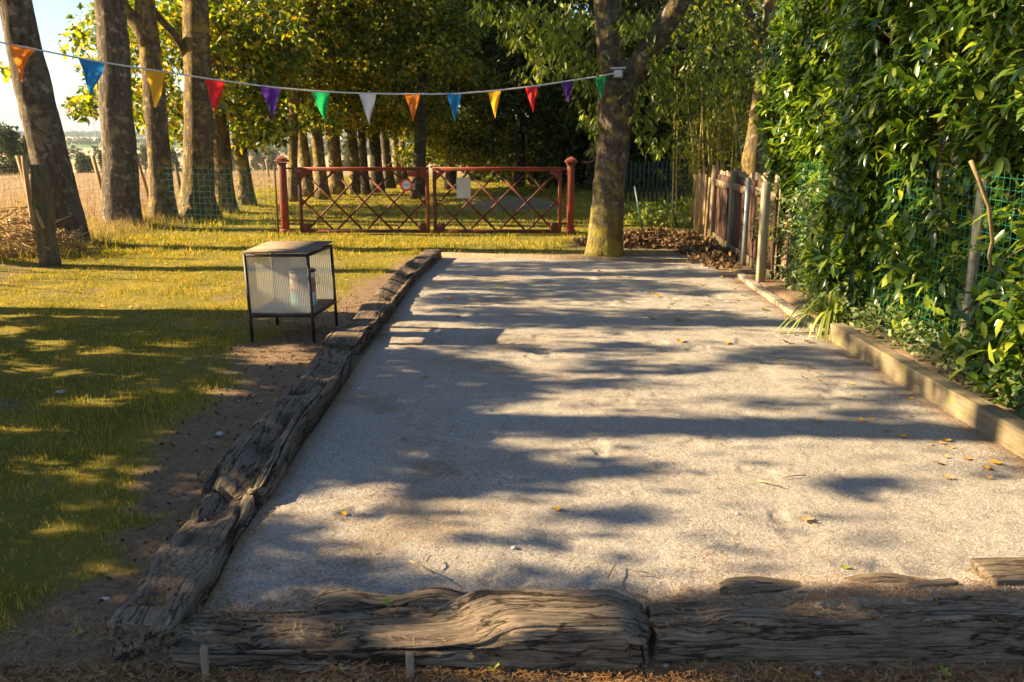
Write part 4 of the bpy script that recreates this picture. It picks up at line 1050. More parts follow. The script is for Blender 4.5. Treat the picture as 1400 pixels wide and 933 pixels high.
for (px, py, top_, mt, lean, lb) in ((35, 0, 213, 'stake_wood', .16, 0), (134, 0, 213, 'stake_wood', .16, 0), (191, 0, 208, 'stake_wood', .22, 0), (243, 0, 225, 'old_post', .05, 0), (296, 0, 218, 'stake_wood', .0, 0), (365, 0, 218, 'stake_wood', 0, 0)):
    k = (px - CX) / F; Y = 17.8 if px == 35 else None
    # on the fence line
    X = Xf if px < 260 else -10.5
    zc_ = X / k; Y = (zc_ - CH * sp) / cp * 1.0
    zt_ = at(px, top_, Y)[2]; zc0 = float(H(X, Y))
    MB().tube([(X + lean * .9 + .1, Y, zc0 - .1), (X, Y, zt_)], [.05, .045], 10, wob=.1, seed=px).build('stake', M[mt], T, True)

# old leaning post and its stake in front of the nearest trunk
b0 = gp(68, 364); t0 = at(51, 223, b0[1])
T = thing('old_fence_post', 'mossy dark leaning post with green wire in front of the nearest grey trunk', 'post', (b0[0], b0[1], -.02))
b_ = b0 * 0; t_ = t0 - b0
pp = b_ + (t_ - b_) * np.linspace(0, 1, 14)[:, None]; MB().tube(pp, np.linspace(.125, .10, 14), 14, wob=.5, seed=3).build('post', M['old_post'], T, True)
wr = MB(); q = [pp[11] + np.array([math.cos(a) * .118, math.sin(a) * .118, .01 * math.sin(3 * a)]) for a in np.linspace(0, 6.3, 14)]; wr.tube(q, .004, 5)
q = [pp[8] + np.array([math.cos(a) * .122, math.sin(a) * .122, .02 * math.sin(2 * a)]) for a in np.linspace(0, 6.3, 14)]; wr.tube(q, .004, 5)
wr.tube([pp[11], pp[11] + [.09, -.08, -.3], pp[6] + [.07, -.07, -.1]], .003, 5); wr.build('green_wire', M['green_wire'], T)
MB().tube([pp[7] + [-.02, -.12, .05], pp[6] + [.04, -.16, 0], pp[5] + [.06, -.15, .02]], .022, 6, wob=.3).build('broken_stub', M['stake_wood'], T, True)
MB().tube([pp[3] + [0, -.08, 0], pp[2] + [.09, -.13, .05]], .015, 6).build('broken_stub', M['stake_wood'], T, True)
b0 = gp(52, 352); t0 = at(32, 213, b0[1])
T = tag(MB().tube(np.linspace(b0, t0, 10) - b0, .035, 10, wob=.12, seed=6).build('fence_stake', M['stake_wood'], None, True), 'thin pale leaning stake just behind the mossy dark post', 'stake'); T.location = tuple(b0)

# ------------------------------------------------------------------ board fence on the right
pA, pB = np.array([2.98, 9.95]), np.array([3.42, 16.3])
T = thing('board_fence', 'brown vertical board fence with grey rails and mixed posts beyond the hedge', 'fence', (pA[0], pA[1], 0)); dd = pB - pA; LL = np.linalg.norm(dd); dn = dd / LL; ang = math.atan2(dn[1], dn[0])
nseg = 4
for sgm in range(nseg - 1):
    mb = MB(); s = sgm * LL / nseg + .04; e_ = (sgm + 1) * LL / nseg - .04
    h_ = 1.06 - .02 * sgm
    while s < e_ - .05:
        w_ = .115; k = random.uniform(-.012, .012); c_ = dn * (s + w_ / 2)
        mb.box((c_[0], c_[1], h_ / 2 + .04 + k), (w_ - .008, .018, h_), rz=ang, bev=.003); s += w_
    mb.build('board_panel', M['fence_wood'], T)
    a3 = np.append(dn * (sgm * LL / nseg + .03) + [-.025, 0], h_ - .10); b3 = np.append(dn * e_ + [-.025, 0], h_ - .08)
    MB().beam(a3, b3, .025, .10).build('rail', M['grey_wood'], T)
    mb = MB(); s = sgm * LL / nseg + .08
    while s < e_ - .1:
        c_ = dn * s + np.array([.03, 0]); mb.box((c_[0], c_[1], h_ / 2 + .12 + random.uniform(-.03, .03)), (.13, .02, h_ + .02), rz=ang, bev=.02); s += .16
    mb.build('backing_board', M['grey_wood'], T)
    MB().beam(np.append(dn * (sgm * LL / nseg + .03) + [-.03, 0], .06), np.append(dn * e_ + [-.03, 0], .06), .03, .16).build('gravel_board', M['old_post'], T)
def fpost(px, py, top_, Y, w_, mt, rnd=False):
    x = at(px, py, Y)[0]; h_ = at(px, top_, Y)[2]
    c_ = (x - pA[0], Y - pA[1], h_ / 2)
    if rnd: MB().tube([(c_[0], c_[1], -.05), (c_[0], c_[1], h_)], w_ / 2, 14).build('post', M[mt], T, True)
    else: MB().box(c_, (w_, w_, h_), rz=.05, bev=.006).build('post', M[mt], T)
fpost(1043, 330, 250, 9.75, .085, 'post_moss'); fpost(1020, 300, 243, 11.1, .065, 'galv', True); fpost(1000, 300, 235, 12.6, .075, 'post_moss')
fpost(975, 290, 226, 14.2, .09, 'grey_wood')
mb = MB()
for k in range(13):
    s = 4.9 + k * .15; c_ = dn * s; mb.tube([(c_[0] - .05, c_[1], 0), (c_[0] - .05 + random.uniform(-.04, .04), c_[1] + random.uniform(-.04, .04), random.uniform(.95, 1.15))], [.03, .024], 8, wob=.15, seed=k)
mb.build('paling', M['stake_wood'], T, True)
o = MB().box((0, 0, .38), (.12, .22, .8), bev=.004).build('brick_pillar', M['brick']); o.location = (3.13, 9.9, 0); tag(o, 'narrow low brick pier between the mossy fence post and the green wire', 'pier')
# green stakes
for k, (x0, y0, x1, y1, lb) in enumerate([(881, 322, 868, 255, 'leftmost dark green metal stake leaning beside the forked tree'), (928, 310, 912, 256, 'middle dark green metal stake over the bright weeds'), (960, 314, 952, 250, 'rightmost dark green metal stake beside the board fence')]):
    b0 = gp(x0, y0); t0 = at(x1, y1, b0[1])
    mb = MB().beam((0, 0, -.1), tuple(t0 - b0), .035, .006).beam((.0, .0, -.1), tuple(t0 - b0 + np.array([0, .012, 0])), .006, .03)
    o = mb.build('fence_stake', M['green_metal']); o.location = tuple(b0); tag(o, lb, 'stake', 'green metal stakes')
# picket fence in the dark
a_, b_ = gp(838, 275), gp(965, 277); dd = b_ - a_; L = np.linalg.norm(dd)
T = thing('picket_fence', 'dark green picket fence under the trees right of the forked tree', 'fence', tuple(a_)); mb = MB(); n_ = int(L / .11)
for k in range(n_):
    c_ = dd * k / n_; h_ = 1.05 + random.uniform(-.04, .04); mb.box((c_[0], c_[1], h_ / 2), (.06, .018, h_), bev=.008)
mb.build('picket', M['picket'], T)
MB().beam((0, .02, .3), (dd[0], dd[1] + .02, .3), .025, .07).beam((0, .02, .8), (dd[0], dd[1] + .02, .8), .025, .07).build('rail', M['picket'], T)

# ------------------------------------------------------------------ shelter box with tin
fl, frr, brr, bl = np.array([-2.10, 6.93]), np.array([-1.60, 6.93]), np.array([-1.54, 7.56]), np.array([-2.06, 7.56])
o0 = fl; T = thing('box_shelter', 'small metal framed box on legs with ribbed clear plastic sides and a brown flat roof', 'shelter box', (fl[0], fl[1], 0))
q = [p_ - o0 for p_ in (fl, frr, brr, bl)]; zr, zs = .715, .215
for k, p_ in enumerate(q):
    z0 = float(H(*(p_ + o0))) - .05
    tl_ = (-.025, 0, 0)
    MB().beam((p_[0], p_[1], z0), (p_[0] - .02, p_[1], zr), .021, .021).build('leg', M['dark_metal'], T)
for z, d_ in ((zr - .012, -.02), (zs, -.006)):
    fr = MB()
    for k in range(4):
        a_, b_ = q[k], q[(k + 1) % 4]; fr.beam((a_[0] + d_, a_[1], z), (b_[0] + d_, b_[1], z), .02, .022)
    fr.build('frame', M['dark_metal'], T)
rf = MB(); z = zr + .012
V = np.array([[q[0][0] - .035, q[0][1] - .014, z - .006], [q[1][0] - .008, q[1][1] - .014, z - .006], [q[2][0] - .008, q[2][1] + .014, z + .006], [q[3][0] - .035, q[3][1] + .014, z + .006]])
V = np.vstack([V, V + [0, 0, .011]]); rf.add(V, [np.array([[3, 2, 1, 0], [4, 5, 6, 7], [0, 1, 5, 4], [1, 2, 6, 5], [2, 3, 7, 6], [3, 0, 4, 7]])]); rf.build('roof', M['roof_panel'], T)
sh = MB(); V = np.array([[*p_, zs + .012] for p_ in q]); V[:, 0] -= .005; V = np.vstack([V, V + [0, 0, .012]]); sh.add(V, [np.array([[3, 2, 1, 0], [4, 5, 6, 7], [0, 1, 5, 4], [1, 2, 6, 5], [2, 3, 7, 6], [3, 0, 4, 7]])]); sh.build('shelf', M['grey_wood'], T)
def ribbed(a_, b_, z0, z1, n=36):
    a_, b_ = np.asarray(a_, float), np.asarray(b_, float); d_ = b_ - a_; nn_ = np.array([-d_[1], d_[0]]) / np.linalg.norm(d_)
    s = np.linspace(0, 1, n * 8 + 1); off = .0035 * np.abs(np.sin(s * n * np.pi / 1)) ** .5
    P0 = a_ + d_ * s[:, None] + nn_ * off[:, None]
    V = np.concatenate([np.column_stack([P0[:, 0] - .004, P0[:, 1], np.full(len(s), z0)]), np.column_stack([P0[:, 0] - .018, P0[:, 1], np.full(len(s), z1)])]); m_ = len(s)
    i = np.arange(m_ - 1); return np_mesh('plastic_panel', V, np.stack([i, i + 1, m_ + i + 1, m_ + i], 1), M['poly'], T, True)
ribbed(q[0] + [.008, .002], q[1] + [-.008, .002], zs - .01, zr - .02); ribbed(q[3] + [.008, -.004], q[2] + [-.008, -.004], zs - .01, zr - .02, 30)
tc_ = np.array([-1.755, 7.28]); T = thing('paint_tin', 'rusty white and turquoise metal tin with a wire handle inside the plastic sided box', 'tin', (tc_[0], tc_[1], zs + .0245))
def lathe(prof, n=40):
    mb = MB(); a = np.linspace(0, 2 * np.pi, n, endpoint=False); V = np.vstack([np.stack([r * np.cos(a), r * np.sin(a), np.full(n, z)], 1) for r, z in prof])
    m_ = len(prof); i = np.arange(m_ - 1)[:, None] * n; j = np.arange(n)[None]; j2 = (j + 1) % n
    mb.add(V, [np.stack([i + j, i + j2, i + n + j2, i + n + j], -1).reshape(-1, 4)]); return mb
lathe([(.001, 0), (.105, 0), (.108, .006), (.105, .012), (.106, .15), (.108, .153), (.106, .156), (.106, .285), (.108, .29), (.1, .292), (.099, .02), (.001, .02)]).build('tin_body', M['tin'], T, True)
lathe([(.110, .282), (.113, .29), (.110, .300), (.104, .300), (.103, .288), (.001, .286)]).build('rim', M['dark_metal'], T, True)
MB().tube([(.107 + .035 * math.sin(a), .02 * 0, .26 - .07 * (1 - math.cos(a)) * .6) for a in np.linspace(0, 3.14, 12)], .0025, 6).build('handle', M['wire'], T, True)

# ------------------------------------------------------------------ bunting
Aq, Bq = np.array([-5.08, 9.53]), np.array([1.42, 12.0])
def cordp(px, py):
    d = ray(px, py); k = d[0] / d[1]; t = (k * Aq[1] - Aq[0]) / ((Bq[0] - Aq[0]) - k * (Bq[1] - Aq[1])); X, Y = Aq + t * (Bq - Aq); return np.array([X, Y, CH + d[2] / d[1] * Y])
CPX = [(-60, 46), (0, 58), (60, 70), (125, 83), (212, 96.5), (293, 109), (370, 119.5), (438, 125.5), (502, 128), (564, 129), (622, 128.5), (675, 124.5), (727, 118.5), (776, 111), (821, 104.5), (846, 99)]
cp_ = np.array([cordp(*c_) for c_ in CPX])
T = thing('bunting', 'string of coloured pennants strung from the left trees to the forked tree', 'bunting', tuple(cp_[8]))
end = np.array([-7.3, 8.62, 2.62]); allp = np.vstack([end, cp_]); cum = np.append(0, np.cumsum(np.linalg.norm(np.diff(allp, axis=0), axis=1))); ss = np.linspace(0, cum[-1], 160)
cc_ = np.stack([np.interp(ss, cum, allp[:, k]) for k in range(3)], 1); ker = np.ones(5) / 5
for k in range(3): cc_[2:-2, k] = np.convolve(cc_[:, k], ker, 'valid')
MB().tube(cc_ - cp_[8], .0085, 6).build('cord', M['cord'], T, True)
FLG = [('orange', 12, 49, 59, 66, 28, 111), ('blue', 108, 142, 80, 87, 125, 131), ('yellow', 197, 230, 95, 99, 212, 147), ('red', 279, 308, 109, 112, 295, 155), ('purple', 356, 383, 118, 121, 372, 164),
       ('green', 425, 451, 124.5, 126.5, 444, 166), ('white', 491, 514, 128, 128.5, 505, 171), ('orange', 553, 574, 129, 129, 565, 167), ('blue', 611, 631, 128.5, 128, 622, 167), ('yellow', 667, 685, 125.5, 123.5, 677, 162),
       ('red', 718, 735, 120, 118, 729, 154), ('purple', 767, 784, 112, 110, 777, 141), ('green', 812, 829, 106.5, 103, 823, 138)]
for i, (cn, x0, x1, y0, y1, tx_, ty_) in enumerate(FLG):
    a_, b_ = cordp(x0, y0), cordp(x1, y1); mY = (a_[1] + b_[1]) / 2; t_ = at(tx_, ty_, mY + random.uniform(-.03, .03))
    n_ = 9; V = []; tw_ = random.uniform(-.035, .035); ph = random.uniform(0, 6)
    for r in range(n_):
        f = r / (n_ - 1)
        for c_ in range(n_):
            g = c_ / (n_ - 1); p_ = (a_ + (b_ - a_) * g) * (1 - f) + t_ * f; p_ = p_ + np.array([0, 1, 0]) * (tw_ * math.sin(f * 3 + ph) * (1 - f * .5) * (g - .5) * 3 + .028 * math.sin(g * 6 + f * 5 + ph) * min(1, f * 4)); V.append(p_)
    V = np.array(V) - cp_[8]; ii = np.arange(n_ - 1)[:, None] * n_ + np.arange(n_ - 1)[None]; qd = np.stack([ii, ii + 1, ii + n_ + 1, ii + n_], -1).reshape(-1, 4)
    o = np_mesh('pennant', V, qd, FL[cn], T, True); o['label'] = cn + ' pennant'

# ------------------------------------------------------------------ hedge
def face_x(y, z):
    x = 2.96 + .07 * (y - 4.5) / 6
    x = x - .16 * sstep(1.3, 2.0, z) + .28 * sstep(2.3, 3.6, z) * sstep(8.5, 11, y) + .10 * np.sin(y * 2.1 + z) + .09 * fbm(y * 1.6, z * 1.6, 0, 91) * 2
    return x
def laurel(y0, y1, lab, seed, nt_, zt=4.2):
    rr = np.random.default_rng(seed); c = ((y0 + y1) / 2)
    T = thing('laurel_shrub', lab, 'shrub', (3.7, c, .05), group='laurel hedge behind the green wire'); O = np.array([3.7, c, .05])
    y = rr.uniform(y0 - .1, y1 + .1, nt_); z = rr.uniform(.05, 1, nt_) ** 1.15 * zt
    dep = rr.exponential(.17, nt_); dep = np.where(rr.uniform(0, 1, nt_) < .25, rr.uniform(0, 1.0, nt_), dep)
    thin = sstep(.0, 1.3, z) ; keep = rr.uniform(0, 1, nt_) < (.85 + .15 * thin) * (1 - .88 * np.clip(fbm(y * 2.0, z * 1.7, 0, 17) * 3.0, 0, 1))
    y, z, dep = y[keep], z[keep], dep[keep]; n = len(y)
    end_ = sstep(10.2, 11.3, y); x = face_x(y, z) + dep + end_ * .25
    tips = np.stack([x, y, z], 1); out = np.stack([-np.ones(n) * .8, rr.normal(0, .5, n) + end_ * .8 - .15, rr.uniform(-.1, .9, n)], 1); out /= np.linalg.norm(out, axis=1)[:, None]
    k = 8; P = np.repeat(tips, k, 0); A = np.repeat(out, k, 0); idx = np.tile(np.arange(k), n)
    P = P - A * (idx * .016)[:, None]
    side = np.cross(A, rnd_dir(n * k, rr)); side /= np.linalg.norm(side, axis=1)[:, None]
    a = A * rr.uniform(.15, .9, n * k)[:, None] + side * .9; a[:, 2] -= rr.uniform(.0, .55, n * k)
    nn = A * .6 + np.array([0, 0, 1.0]) + rnd_dir(n * k, rr) * .35
    Ls = rr.uniform(.055, .165, n * k); V, Fc = blades8(P, a, nn, Ls, Ls * rr.uniform(.26, .36, n * k), .16, .10)
    np_mesh('foliage', V - O, Fc, M['laurel'], T, False)
    # inner leaves darken the inside
    m_ = 2600; q = np.stack([rr.uniform(3.45, 4.3, m_), rr.uniform(y0, y1, m_), rr.uniform(.05, zt, m_)], 1); V, Fc = kites(q, .2, rng=rr, wid=.5); np_mesh('inner_foliage', V - O, Fc, M['laurel'], T)
    mb = MB()
    for s in range(16):
        yy_ = rr.uniform(y0, y1); xx_ = 3.35 + rr.uniform(0, .5); tz = rr.uniform(1.6, 3.2); dx_, dy_ = rr.uniform(-.35, -.0), rr.uniform(-.5, .5)
        tt = np.linspace(0, 1, 12); tz += .6; xx_ -= .06; pth_ = np.stack([xx_ + dx_ * tt + .03 * np.sin(tt * 9 + s), yy_ + dy_ * tt + .04 * np.sin(tt * 7 + s), tz * tt], 1) - O
        mb.tube(pth_, np.linspace(.026, .009, 12), 7, wob=.15, seed=s)
        for b_ in range(3):
            i0 = rr.integers(3, 10); mb.tube([pth_[i0], pth_[i0] + [rr.uniform(-.16, .05), rr.uniform(-.25, .25), .2], pth_[i0] + [rr.uniform(-.26, .05), rr.uniform(-.4, .4), .45]], [.009, .007, .004], 5)
    mb.build('stem', M['stem'], T, True); return T
laurel(3.4, 5.6, 'laurel shrub nearest the camera at the right edge, shading the beam', 401, 2600)
laurel(5.6, 7.5, 'laurel shrub behind the grey wooden fence post, deep green and glossy', 402, 2500)
laurel(7.5, 9.4, 'laurel shrub behind the strappy plant, sunlit in its lower half', 403, 2500)
laurel(9.4, 11.35, 'farthest laurel shrub, its bright yellow-green end against the lichened trunk', 404, 2500)
# pale cut branch
a_ = at(1356, 345, 5.4); o = MB().tube(np.array([at(1327, 220, 5.35), at(1338, 245, 5.35), at(1352, 283, 5.38), at(1357, 330, 5.45), at(1352, 350, 5.55), at(1356, 372, 5.6)]) - a_, [.013, .013, .012, .012, .011, .010], 8, wob=.08).build('dead_branch', M['stake_wood'], None, True); o.location = tuple(a_)
tag(o, 'bare pale cut branch standing in the laurel near the right edge', 'branch')
# ivy / grey green scrub on the wire
def scrub(name, lab, pts, size, mat, cat, L0, wdt=.5, k=6, group=None, up=.3):
    n = len(pts); P = np.repeat(pts, k, 0) + R.normal(size=(n * k, 3)) * .03; a = rnd_dir(n * k); a[:, 0] -= .4; a[:, 2] += up; nn = rnd_dir(n * k); nn[:, 2] += 1.0; nn[:, 0] -= .6
    Ls = R.uniform(.6, 1.3, n * k) * size; V, Fc = blades8(P, a, nn, Ls, Ls * wdt); o = np_mesh(name, V - L0, Fc, mat); o.location = tuple(L0); return tag(o, lab, cat, group)
n = 900; yy = R.uniform(8.2, 10.6, n); zz = R.uniform(0, 1, n) ** 1.3 * 1.15; xx = 3.0 - .10 * R.uniform(0, 1, n) + .25 * R.uniform(0, 1, n) + .06 * fbm(yy * 3, zz * 3, 0, 3)
kp_ = R.uniform(0, 1, n) < 1 - .6 * zz; scrub('scrub_plant', 'pale grey-green scrub woven through the wire beside the mossy fence post', np.stack([xx, yy, zz + .02], 1)[kp_], .055, M['ivy'], 'plant', np.array([3.05, 9.4, 0]), .35, 6)
n = 900; yy = R.uniform(3.8, 8.4, n); zz = R.uniform(0, 1, n) ** 1.8 * .2; xx = 2.80 + R.uniform(0, .45, n)
scrub('ground_ivy', 'low grey-green ground ivy behind the pale beam', np.stack([xx, yy, zz + .06], 1), .045, M['ivy'], 'plant', np.array([3.05, 6.4, .05]), .7, 5)
# shoots of weeds poking through the wire
for k, (px, py, Y, lb) in enumerate([(1345, 470, 5.2, 'broad-leaved laurel shoot poking through the wire at the lower right'), (1230, 400, 6.6, 'laurel shoot with pointed leaves poking through the wire above the pale beam'), (1195, 330, 7.6, 'laurel shoot poking through the wire above the strappy plant'), (1390, 520, 4.75, 'bright laurel shoot over the beam at the right edge')]):
    c_ = at(px, py, Y); c_[0] = min(c_[0], 2.98); m_ = 26
    P = c_ + R.normal(size=(m_, 3)) * np.array([.06, .15, .14]); a = rnd_dir(m_); a[:, 0] -= .7; a[:, 2] += .1; nn = rnd_dir(m_) * .5; nn[:, 2] += 1; nn[:, 0] -= .5
    Ls = R.uniform(.09, .15, m_); V, Fc = blades8(P, a, nn, Ls, Ls * .36, .14, .1); T = thing('laurel_shoot', lb, 'shoot', tuple(c_), group='laurel shoots through the wire'); np_mesh('foliage', V - c_, Fc, M['laurel'], T)
    MB().tube([(.25, .02, -.35), (.12, 0, -.1), (0, 0, .05)], [.006, .005, .003], 5).build('stem', M['stem'], T)
# strappy plant
b0 = np.array([2.74, 7.35, .04]); T = thing('strappy_plant', 'clump of long arching strap leaves spilling over the kerb end of the beam', 'plant', tuple(b0)); mbV = MB()
for k in range(70):
    a = R.uniform(0, 6.283); L = R.uniform(.3, .75); w_ = R.uniform(.018, .032); out = R.uniform(.3, 1.0); dx_, dy_ = math.cos(a), math.sin(a)
    if dx_ > .2: out *= .35
    tt = np.linspace(0, 1, 9); r_ = L * out * tt; zz = L * (1.25 - .4 * out) * (tt * 1.3 - tt ** 2 * (1.0 + .9 * out)); c_ = np.stack([dx_ * r_, dy_ * r_, zz + .0], 1) + R.normal(size=3) * [.03, .05, 0]
    s_ = np.array([-dy_, dx_, 0]); ww = w_ * (1 - tt ** 2.5) / 2 + .001
    V = np.concatenate([c_ - s_ * ww[:, None], c_ + [0, 0, -.004], c_ + s_ * ww[:, None]]); i = np.arange(8)
    mbV.add(V, [np.stack([i, i + 9, i + 10, i + 1], 1), np.stack([i + 9, i + 18, i + 19, i + 10], 1)])
mbV.build('leaf_blade', M['strap'], T, True)
# bamboo
b0 = np.array([4.0, 16.2, 0]); T = thing('bamboo_clump', 'feathery bamboo clump with yellow canes behind the board fence', 'bamboo', tuple(b0)); mb = MB(); lp = []
for k in range(26):
    x, y = R.normal(-.1, .4), R.normal(0, .35); lean = R.uniform(-.5, .35); h_ = R.uniform(1.8, 3.3); tt = np.linspace(0, 1, 10); c_ = np.stack([x + lean * tt ** 1.6, y + R.uniform(-.3, .3) * tt ** 2, h_ * tt], 1)
    mb.tube(c_, np.linspace(.014, .005, 10), 6)
    for _ in range(30):
        i = R.integers(3, 10); lp.append(c_[i] + R.normal(size=3) * [.16, .16, .14])
mb.build('cane', M['bamboo'], T, True); lp = np.repeat(np.array(lp), 5, 0) + R.normal(size=(len(lp) * 5, 3)) * .04
a = rnd_dir(len(lp)); a[:, 2] -= .5; nn = rnd_dir(len(lp)); nn[:, 2] += .8; Ls = R.uniform(.08, .16, len(lp)); V, Fc = blades8(lp, a, nn, Ls, Ls * .16); np_mesh('foliage', V, Fc, M['bamboo_leaf'], T)
# weeds beyond the court
for k, (px, py, r_, lb, nn_) in enumerate([(905, 308, .35, 'bright green weeds around the middle green stake', 160), (875, 300, .4, 'dull green weeds between the forked tree and the leftmost green stake', 120), (945, 290, .5, 'leafy weeds against the far end of the board fence', 200), (720, 268, .5, 'green weeds growing on the rear of the gravel mound', 110)]):
    b0 = gp(px, py); q = b0 + R.normal(size=(nn_, 3)) * [r_, r_ * .8, .0]; q[:, 2] = np.abs(R.normal(size=nn_)) * .12 + .03
    scrub('weed_clump', lb, q, .08, M['strap'] if k == 0 else M['ash_leaf'], 'weeds', b0, .5, 6, 'weed clumps beyond the court')
# seedlings and small plants
def seedling(px, py, z, lb, nl, size, cat='seedling'):
    b0 = gp(px, py, z); T = thing('seedling', lb, cat, tuple(b0)); P = []; A = []
    for k in range(nl):
        a = R.uniform(0, 6.283); P.append([R.normal() * size * .12, R.normal() * size * .12, size * R.uniform(.15, .6)]); A.append([math.cos(a), math.sin(a) * .6, R.uniform(.1, .8)])
    P = np.array(P); A = np.array(A); nn = rnd_dir(nl) * .3 + [0, -.4, 1]; Ls = R.uniform(.7, 1.1, nl) * size; V, Fc = blades8(P, A, nn, Ls, Ls * .55); np_mesh('leaf', V, Fc, M['strap'], T)
    MB().tube([(0, 0, -.02), (0, 0, size * .6)], .0018, 5).build('stem', M['strap'], T)
seedling(530, 828, -.02, 'green seedling growing between the strip and the split front sleeper', 5, .035)
seedling(678, 921, -.155, 'bright seedling in the needles in front of the humped sleeper', 7, .04)
seedling(401, 612, 0, 'small seedling at the inner side of the long grey weathered sleeper', 7, .035)
seedling(1290, 925, -.155, 'faint green seedling in the needles near the lower right', 6, .03)
seedling(105, 872, -.14, 'low seedling left of the near corner sleeper', 7, .03)

# ------------------------------------------------------------------ gravel mound, brush
def mound(name, lab, c, rx, ry, h_, mat, cat, seed, n=60, freq=6):
    a = np.linspace(0, 2 * np.pi, n, endpoint=False); rr_ = np.linspace(0, 1, 26); A_, R_ = np.meshgrid(a, rr_); x = rx * R_ * np.cos(A_) * (1 + .15 * np.sin(A_ * 3)); y = ry * R_ * np.sin(A_)
    z = h_ * (1 - R_ ** 2) ** 1.2 * (1 + .3 * fbm(x * 1.5, y * 1.5, 0, seed)) + .05 * fbm(x * freq, y * freq, 0, seed + 1) * (1 - R_) ** .3 - .03 * R_
    V = np.stack([x, y, z], -1).reshape(-1, 3); i = np.arange(25)[:, None] * n; j = np.arange(n)[None]; j2 = (j + 1) % n; o = np_mesh(name, V, np.stack([i + j, i + n + j, i + n + j2, i + j2], -1).reshape(-1, 4)[:, ::1], mat, None, True)
    o.location = tuple(c); return tag(o, lab, cat)
c_ = gp(700, 290); mound('gravel_mound', 'low mound of grey gravel on the grass beyond the right gate leaf', (c_[0] + .1, c_[1] + .8, 0), 1.3, .7, .30, M['mound'], 'gravel heap', 71)
c_ = gp(600, 277); mound('earth_mound', 'flatter low strip of gravel left of the gravel mound beyond the gate', (c_[0] + .9, c_[1] - .3, 0), .9, .35, .08, M['mound'], 'gravel heap', 72)
def tangle(name, lab, c, rx, ry, h_, nst, nlf, cat, seed, mats=('twig', 'litter'), L=(.2, .6)):
    rr = np.random.default_rng(seed); T = thing(name, lab, cat, tuple(c)); mb = MB()
    for k in range(nst):
        a = rr.uniform(0, 6.283); r_ = math.sqrt(rr.uniform(0, 1)); x, y = rx * r_ * math.cos(a), ry * r_ * math.sin(a); z = h_ * (1 - r_ ** 2) * rr.uniform(.3, 1.1); d = rnd_dir(1, rr)[0]; d[2] *= .35; l = rr.uniform(*L)
        mb.tube([np.array([x, y, z]) - d * l / 2, np.array([x, y, z]) + rr.normal(size=3) * .03, np.array([x, y, z]) + d * l / 2], [.008, .007, .003], 5)
    mb.build('stick', M[mats[0]], T, True)
    a = rr.uniform(0, 6.283, nlf); r_ = np.sqrt(rr.uniform(0, 1, nlf)); P = np.stack([rx * r_ * np.cos(a), ry * r_ * np.sin(a), h_ * (1 - r_ ** 2) * rr.uniform(.5, 1, nlf) + .015], 1); P[:, 2] *= 1 + .5 * fbm(P[:, 0] * 4, P[:, 1] * 4, 0, seed)
    V, Fc = kites(P, .07, rng=rr, droop=.0); np_mesh('dead_leaf', V, Fc, M[mats[1]], T); return T
tangle('leaf_heap', 'long brown heap of dead leaves and twigs beyond the far right corner of the court', (2.1, 13.75, 0), 1.15, .7, .20, 160, 4200, 'leaf heap', 501)
tangle('brush_heap', 'straw-coloured tangle of brushwood at the left edge beside the mossy post', (gp(12, 355)[0] - .1, 12.3, 0), .85, .8, .62, 300, 900, 'brush heap', 502, ('stake_wood', 'drygrass'), (.4, 1.1))
tangle('leaf_litter_drift', 'drift of dead leaves along the foot of the board fence', (2.75, 12.3, 0), .35, 1.5, .10, 50, 1500, 'leaf drift', 503)

# ------------------------------------------------------------------ loose things on the gravel
def one_leaf(px, py, size, mat, lb, group=None, curl=.3, seedy=0, z=None):
    P = gp(px, py, 0.0); 
    inside = -1.1 < P[0] < 2.6 and 2.8 < P[1] < 12.2
    zz = (float(courtz(P[0], P[1])) if inside else float(H(P[0], P[1]))) + .006
    n_ = 7; a = R.uniform(0, 6.283); V = []; lob = R.uniform(0, 6)
    # lobed outline fan, curled
    m_ = 18; ring = []
    for k in range(m_):
        t = k / m_ * 6.283; r_ = size * (.34 + .13 * math.cos(t * 5 + .3) * (1 if k % 2 else .7)) * (1 + .25 * math.cos(t)) ; x, y = r_ * math.cos(t), r_ * .72 * math.sin(t)
        ring.append([x, y, curl * (x * x + y * y) / size * (1.2 + math.sin(t * 2 + lob)) + size * .03])
    mid_ = [[x * .5, y * .5, z_ * .35] for x, y, z_ in ring]; V = np.array(ring + mid_ + [[0, 0, .0]]); k = np.arange(m_); kn = (k + 1) % m_
    ca, sa = math.cos(a), math.sin(a); V = np.stack([V[:, 0] * ca - V[:, 1] * sa, V[:, 0] * sa + V[:, 1] * ca, V[:, 2]], 1)
    o = np_mesh('fallen_leaf', V, [np.stack([k, kn, m_ + kn, m_ + k], 1), np.stack([m_ + k, m_ + kn, np.full(m_, 2 * m_)], 1)], M[mat], None, True); o.location = (P[0], P[1], zz)
    return tag(o, lb, 'leaf', group)
one_leaf(1105, 712, .095, 'dead_pale', 'large pale curled dead leaf alone on the sunlit gravel at lower right', None, .5)
one_leaf(1363, 636, .085, 'dead_leaf', 'orange-brown curled leaf near the beam at the right edge', None, .5)
one_leaf(581, 517, .075, 'green_leaf', 'yellow-green fallen leaf in the shade left of the middle of the court', None, .3)
one_leaf(1154, 777, .055, 'green_leaf', 'narrow yellow-green leaf on the gravel at lower right', None, .2)
one_leaf(1232, 598, .07, 'dead_leaf', 'orange leaf at the end of the straight trunk shadow near the beam', None, .45)
one_leaf(553, 602, .045, 'dead_brown', 'dark brown crumpled leaf in the shaded middle of the court', None, 1.0)
one_leaf(685, 394, .1, 'green_leaf', 'large dark yellow-green leaf far back in the court', None, .5)
